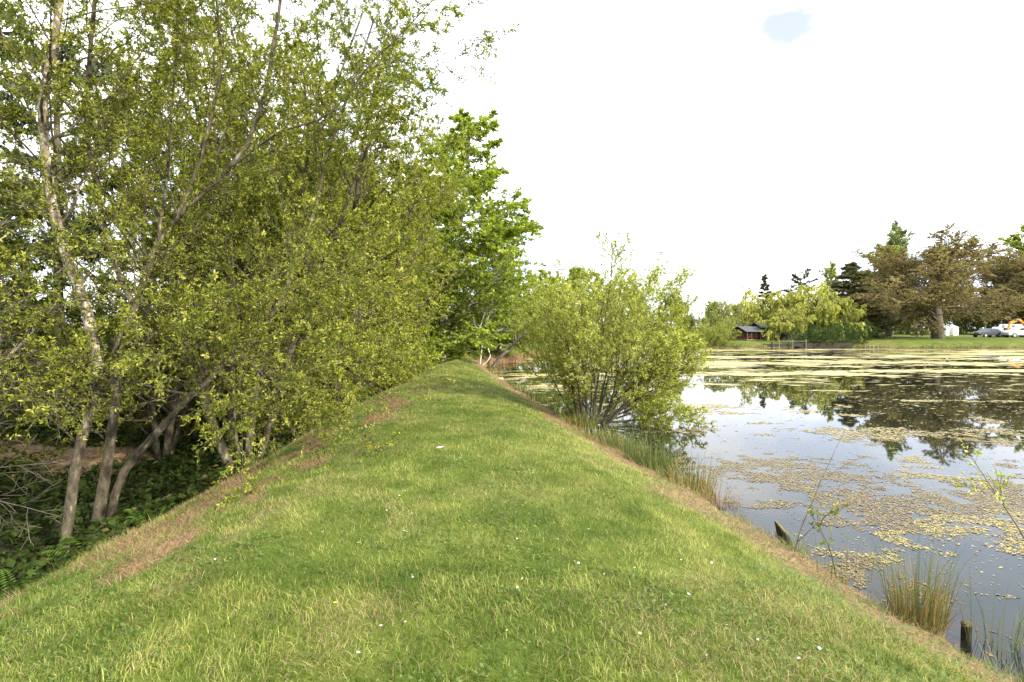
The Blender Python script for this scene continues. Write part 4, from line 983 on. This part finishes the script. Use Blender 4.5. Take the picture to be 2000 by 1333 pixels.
p = gpt(655, 1197); flower('buttercup', p[0], p[1], 'single yellow flower low in the foreground grass', 'flower', None, mesh_np('petals', *pt, M['butter']), mesh_np('centre', *ct, M['butter']), 1.2, dr)
p = gpt(859, 881); M['pale_leaf'] = plain('pale_leaf', (.62, .60, .45), .6)
o = obj('fallen_leaf', mesh_np('fallen_leaf', [(-.055, 0, .0), (-.01, -.02, .01), (.06, -.005, .025), (.0, .025, .015), (-.03, .018, .006)], [0, 1, 2, 3, 4], [5], M['pale_leaf'])); o.location = (p[0], p[1], hz(p[0], p[1]) + .04); o.rotation_euler = (.2, .1, .5)
tag(o, 'single pale leaf lying in the middle of the grass path', 'leaf')
p = gpt(965, 745); 
o = obj('limestone_rock', mesh_np('limestone_rock', [(-.25, -.15, -.1), (.25, -.12, -.1), (.22, .15, -.1), (-.2, .16, -.1), (-.16, -.1, .16), (.12, -.08, .2), (.13, .1, .15), (-.12, .1, .14)], [0, 1, 5, 4, 1, 2, 6, 5, 2, 3, 7, 6, 3, 0, 4, 7, 4, 5, 6, 7, 3, 2, 1, 0], [4] * 6, plain('rock', (.6, .56, .45), .9, var=.3)))
x_, y_ = -.35, 24.0; o.scale = (.6, .6, .6); o.location = (x_ - .15, y_, hz(x_ - .15, y_) + .02); tag(o, "pale stone at the water's edge beyond the bush", 'stone')

# ------------------------------------------------------------------ built things on the far bank
class MB:
    def __init__(s): s.v, s.l, s.s = [], [], []
    def box(s, c, d, rz=0, rx=0, ry=0):
        k = len(s.v); m = Matrix.Translation(c) @ Matrix.Rotation(rz, 4, 'Z') @ Matrix.Rotation(ry, 4, 'Y') @ Matrix.Rotation(rx, 4, 'X')
        for z in (-.5, .5):
            for x, y in ((-.5, -.5), (.5, -.5), (.5, .5), (-.5, .5)): s.v.append(tuple(m @ Vector((x * d[0], y * d[1], z * d[2]))))
        for f in ((3, 2, 1, 0), (4, 5, 6, 7), (0, 1, 5, 4), (1, 2, 6, 5), (2, 3, 7, 6), (3, 0, 4, 7)): s.l += [k + i for i in f]; s.s.append(4)
        return s
    def bar(s, a, b, t):
        a, b = Vector(a), Vector(b); d = b - a; k = len(s.v); q = d.to_track_quat('Z', 'Y').to_matrix().to_4x4(); m = Matrix.Translation((a + b) / 2) @ q
        for z in (-.5, .5):
            for x, y in ((-.5, -.5), (.5, -.5), (.5, .5), (-.5, .5)): s.v.append(tuple(m @ Vector((x * t, y * t, z * d.length))))
        for f in ((3, 2, 1, 0), (4, 5, 6, 7), (0, 1, 5, 4), (1, 2, 6, 5), (2, 3, 7, 6), (3, 0, 4, 7)): s.l += [k + i for i in f]; s.s.append(4)
        return s
    def prof(s, pts, y0, y1, inset=0.0):
        """side outline (x,z) swept across y, top narrowed by inset"""
        k = len(s.v); n = len(pts); zs = [p[1] for p in pts]; zt = max(zs); zb = min(zs)
        for y, sg in ((y0, 1), (y1, -1)):
            for x, z in pts: s.v.append((x, y + sg * inset * max(0, (z - zb) / (zt - zb) - .45) / .55, z))
        s.l += list(range(k, k + n)); s.s.append(n); s.l += list(range(k + 2 * n - 1, k + n - 1, -1)); s.s.append(n)
        for i in range(n): j = (i + 1) % n; s.l += [k + j, k + i, k + n + i, k + n + j]; s.s.append(4)
        return s
    def cyl(s, c, r, w, n=14):
        k = len(s.v)
        for y in (-w / 2, w / 2):
            for i in range(n): s.v.append((c[0] + cos(2 * pi * i / n) * r, c[1] + y, c[2] + sin(2 * pi * i / n) * r))
        s.l += list(range(k, k + n)); s.s.append(n); s.l += list(range(k + 2 * n - 1, k + n - 1, -1)); s.s.append(n)
        for i in range(n): j = (i + 1) % n; s.l += [k + j, k + i, k + n + i, k + n + j]; s.s.append(4)
        return s
    def build(s, name, mat, parent=None): return obj(name, mesh_np(name, s.v, s.l, s.s, mat), parent)
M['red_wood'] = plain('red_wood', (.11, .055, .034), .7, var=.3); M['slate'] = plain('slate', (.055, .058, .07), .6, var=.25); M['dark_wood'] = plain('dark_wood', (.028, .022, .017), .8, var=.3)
M['plank'] = plain('plank', (.20, .12, .07), .8, var=.3); M['glass'] = plain('glass', (.03, .035, .04), .08, spec=.6); M['tyre'] = plain('tyre', (.02, .02, .02), .85); M['rim'] = plain('rim', (.5, .5, .5), .35, .6)
M['black_paint'] = plain('black_paint', (.05, .055, .07), .2, var=.05); M['silver'] = plain('silver', (.62, .63, .65), .25, .2, var=.04); M['white_paint'] = plain('white_paint', (.78, .78, .77), .3, var=.04)
M['orange'] = plain('orange', (.62, .24, .02), .45, var=.12); M['steel'] = plain('steel', (.05, .05, .055), .5, .4); M['pale_metal'] = plain('pale_metal', (.24, .23, .20), .5, .1); M['lamp'] = plain('lamp', (.7, .7, .66), .15); M['redlamp'] = plain('redlamp', (.4, .03, .02), .2)
M['canvas'] = plain('canvas', (.86, .86, .85), .8, var=.03); M['amber'] = plain('amber', (.55, .36, .12), .4)
# hut
hp = on(1461, 68.5); hut = empty('wooden_hut', (hp[0], hp[1], hp[2]), .35, .62); tag(hut, 'low red-brown wooden lakeside hut with dark pitched roof and veranda', 'hut')
w_, dp, eh = 5.0, 4.6, 1.75
MB().box((.5, 1.0, eh / 2 + .1), (w_ - 1.0, dp - 2.0, eh)).build('wall', M['red_wood'], hut)
MB().box((0, 0, .1), (w_ + .4, dp + .2, .2)).build('deck', M['plank'], hut)
for sg in (-1, 1):
    MB().box((0, sg * (dp / 4 + .1), eh + .62), (w_ + .9, dp / 2 + .55, .09), rx=-sg * .42).build('roof_panel', M['slate'], hut)
MB().prof([(-.05, 0), (.05, 0), (.05, .1), (-.05, .1)], -.1, .1).build('ridge_cap', M['slate'], hut).location = (0, 0, eh + 1.15)
for x in (-2.4, -1.2, 0, 1.2, 2.4): MB().box((x, -dp / 2 + .1, eh / 2 + .2), (.12, .12, eh)).build('post', M['red_wood'], hut)
for x in (-1.8, -.6, .6, 1.8):
    r = MB()
    for z in (.5, .95): r.box((x, -dp / 2 + .1, z + .2), (1.06, .06, .07))
    r.bar((x - .5, -dp / 2 + .1, .3), (x + .5, -dp / 2 + .1, 1.1), .05); r.build('railing', M['red_wood'], hut)
MB().box((.3, -.02, .98), (.75, .05, 1.5)).build('door', M['dark_wood'], hut)
for x in (1.5, 2.3):
    f = MB().box((x, -.02, 1.2), (.62, .05, .8)).build('window', M['plank'], hut); MB().box((x, -.05, 1.2), (.5, .03, .66)).build('pane', M['amber'], f)
MB().box((-2.9, -.4, -.1), (.8, 1.2, .14)).box((-3.4, -.4, -.28), (.5, 1.2, .14)).build('steps', M['plank'], hut)
# second hut end hidden under the weeping willow
h2 = on(1512, 69); hb = empty('boat_shed', (h2[0], h2[1], h2[2]), .1); tag(hb, 'dark boat shed under the hanging yellow willow right of the hut', 'shed')
MB().box((0, .8, .85), (4.2, 2.4, 1.7)).build('wall', M['dark_wood'], hb)
for sg in (-1, 1): MB().box((0, .8 + sg * .72, 2.0), (4.7, 1.75, .08), rx=-sg * .42).build('roof_panel', M['slate'], hb)
MB().box((-.8, -.43, .8), (1.1, .05, 1.5)).build('door', M['red_wood'], hb)
MB().box((1.0, -.43, 1.0), (.9, .05, .6)).build('window', M['glass'], hb)
# jetty
jt = empty('jetty', (34.6, 62.3, 0)); tag(jt, 'low dark timber jetty with thin pale rail posts below the yellow willow', 'jetty')
for k in range(9): MB().box((-3.6 + k * .55, 0, .55), (.5, 1.6, .07)).build('plank', M['dark_wood'], jt)
MB().box((-1.4, -.85, .42), (5.0, .12, .22)).build('beam', M['dark_wood'], jt)
for x in (-3.4, -1.4, .6): MB().box((x, -.92, .2), (.13, .13, 1.3)).build('pile', M['dark_wood'], jt)
for x in (-2.6, -1.0, .6): MB().box((x, -1.05, .55), (.035, .035, 1.3)).build('rail_post', M['pale_metal'], jt)
MB().box((-1.1, -1.05, .95), (3.6, .03, .03)).build('rail', M['pale_metal'], jt)
# dark boards added to stand in for the shadow under the far bank
eg = empty('shadow_edging', (42.5, 62.25, 0)); tag(eg, 'dark boards added as the bank shadow below the laurels', 'shadow strip')
for k in range(3): MB().box((-6.8 + k * 2.3, .35 - .037 * k * 2.3 * 1.1, .25), (2.26, .1, .9), rz=-.04).build('shadow_board', M['dark_wood'], eg)
# pale frame in the water
fr = empty('metal_frame', (42.6, 60.6, 0)); tag(fr, 'small pale rail frame standing in the water below the conifer', 'frame')
for x in (-.5, .5):
    for y in (-.4, .4): MB().box((x, y, .15), (.04, .04, .8)).build('post', M['pale_metal'], fr)
for y in (-.4, .4): MB().box((0, y, .5), (1.1, .03, .03)).build('rail', M['pale_metal'], fr)

# vehicles
def car(name, loc, rz, paint, label, cat, prof, L, W, wx, wr, wins, group=None):
    root = empty(name, loc, rz); tag(root, label, cat, group)
    MB().prof(prof, -W / 2, W / 2, .16).build('body', paint, root)
    for sg in (-1, 1):
        for q in wins:
            m_ = MB(); n = len(q); y = sg * (W / 2 - .03); yi = sg * (W / 2 - .15)
            zt = max(z for _, z in q); k = 0
            a = [(x, (y if z < zt - .1 else yi) + sg * .012, z) for x, z in q]; b = [(x, yy - sg * .05, z) for x, yy, z in a]
            m_.v = a + b; m_.l = list(range(n)) if sg < 0 else list(range(n - 1, -1, -1)); m_.s = [n]
            m_.l += (list(range(2 * n - 1, n - 1, -1)) if sg < 0 else list(range(n, 2 * n))); m_.s.append(n)
            m_.build('window', M['glass'], root)
        for x in wx:
            wh = MB().cyl((x, sg * (W / 2 - .09), wr), wr, .22).build('wheel', M['tyre'], root); MB().cyl((x, sg * (W / 2 - .02), wr), wr * .6, .1).build('rim', M['rim'], wh)
    MB().box((-L / 2 + .02, W / 2 - .3, .7), (.1, .34, .16)).build('headlight', M['lamp'], root); MB().box((-L / 2 + .02, -W / 2 + .3, .7), (.1, .34, .16)).build('headlight', M['lamp'], root)
    MB().box((L / 2 - .02, W / 2 - .2, .85), (.1, .2, .24)).build('tail_light', M['redlamp'], root); MB().box((L / 2 - .02, -W / 2 + .2, .85), (.1, .2, .24)).build('tail_light', M['redlamp'], root)
    return root
sed = [(-2.15, .35), (2.1, .35), (2.15, .75), (2.05, .98), (1.55, 1.02), (.95, 1.42), (-.35, 1.45), (-1.05, .98), (-1.95, .86), (-2.17, .65)]
sw = [[(-.88, .98), (-.28, 1.36), (.22, 1.38), (.22, .98)], [(.3, .98), (.3, 1.38), (.88, 1.35), (1.35, 1.0)]]
suv = [(-2.2, .4), (2.2, .4), (2.25, .95), (2.2, 1.1), (1.95, 1.66), (-.45, 1.70), (-1.1, 1.15), (-2.05, 1.05), (-2.22, .8)]
sv = [[(-.9, 1.15), (-.4, 1.58), (.3, 1.6), (.3, 1.15)], [(.4, 1.15), (.4, 1.6), (1.85, 1.56), (1.98, 1.15)]]
van = [(-2.5, .4), (2.5, .4), (2.5, 2.1), (-1.0, 2.15), (-1.75, 1.25), (-2.4, 1.1), (-2.52, .8)]
vw = [[(-1.6, 1.25), (-.95, 1.98), (-.2, 2.0), (-.2, 1.25)]]
CG = 'vehicles parked on the far lawn'
car('parked_car', on(1929, 83), .12, M['black_paint'], 'dark car parked leftmost of the vehicles on the far lawn', 'car', sed, 4.3, 1.75, (-1.35, 1.3), .32, sw, CG)
car('parked_car', on(1953, 85.5), .3, M['silver'], 'silver car parked behind the dark car near the right edge', 'car', suv, 4.4, 1.8, (-1.4, 1.4), .35, sv, CG)
car('parked_van', on(1973, 88), .2, M['white_paint'], 'white van behind the digger bucket on the far lawn', 'van', van, 5.0, 1.95, (-1.6, 1.6), .36, vw, CG)
car('parked_car', on(1994, 81), -.2, M['silver'], 'pale car at the right edge under the orange digger arm', 'car', suv, 4.4, 1.8, (-1.4, 1.4), .35, sv, CG)
# digger
dg = empty('excavator', on(2022, 84), .05); tag(dg, 'orange digger at the right edge with its arm reaching left over the cars', 'excavator')
for y in (-.95, .95):
    t_ = MB().prof([(-1.5, .1), (-1.2, 0), (1.2, 0), (1.5, .1), (1.6, .4), (1.4, .75), (-1.4, .75), (-1.6, .4)], y - .25, y + .25).build('track', M['tyre'], dg)
MB().box((.3, 0, 1.25), (2.6, 2.0, .9)).build('body', M['orange'], dg)
cb = MB().box((-.5, -.5, 2.15), (1.2, .9, 1.3)).build('cab', M['orange'], dg); MB().box((-.5, -.98, 2.25), (.9, .05, .8)).build('window', M['glass'], cb); MB().box((-1.13, -.5, 2.25), (.05, .75, .8)).build('window', M['glass'], cb)
MB().bar((-.6, .5, 1.4), (-2.4, .5, 2.9), .34).bar((-2.3, .5, 2.85), (-3.9, .5, 2.35), .3).build('boom', M['orange'], dg)
MB().bar((-3.8, .5, 2.45), (-4.35, .5, .85), .24).build('stick', M['orange'], dg)
MB().bar((-1.0, .5, 1.9), (-2.3, .5, 2.5), .12).bar((-2.4, .5, 3.1), (-3.8, .5, 2.75), .12).build('ram', M['steel'], dg)
MB().prof([(-4.9, .25), (-4.5, .0), (-4.0, .1), (-3.95, .5), (-4.2, .9), (-4.5, .85), (-4.4, .45)], .15, .85).build('bucket', M['steel'], dg)
# white tents beyond the great oak
for i, (px, w) in enumerate([(1848, .75), (1862, 1.25)]):
    p = on(px, 100); t_ = empty('canvas_tent', p, .1, .85); tag(t_, ['narrow white tent just right of the great oak trunk', 'wider white tent beside the narrow one under the oak'][i], 'tent', 'white tents beyond the oak')
    MB().box((0, 0, .9), (w, w, 1.8)).build('wall', M['canvas'], t_)
    k = w / 2 + .1
    me = mesh_np('roof', [(-k, -k, 1.802), (k, -k, 1.802), (k, k, 1.802), (-k, k, 1.802), (0, 0, 2.3)], [0, 1, 4, 1, 2, 4, 2, 3, 4, 3, 0, 4, 3, 2, 1, 0], [3, 3, 3, 3, 4], M['canvas']); obj('roof', me, t_)
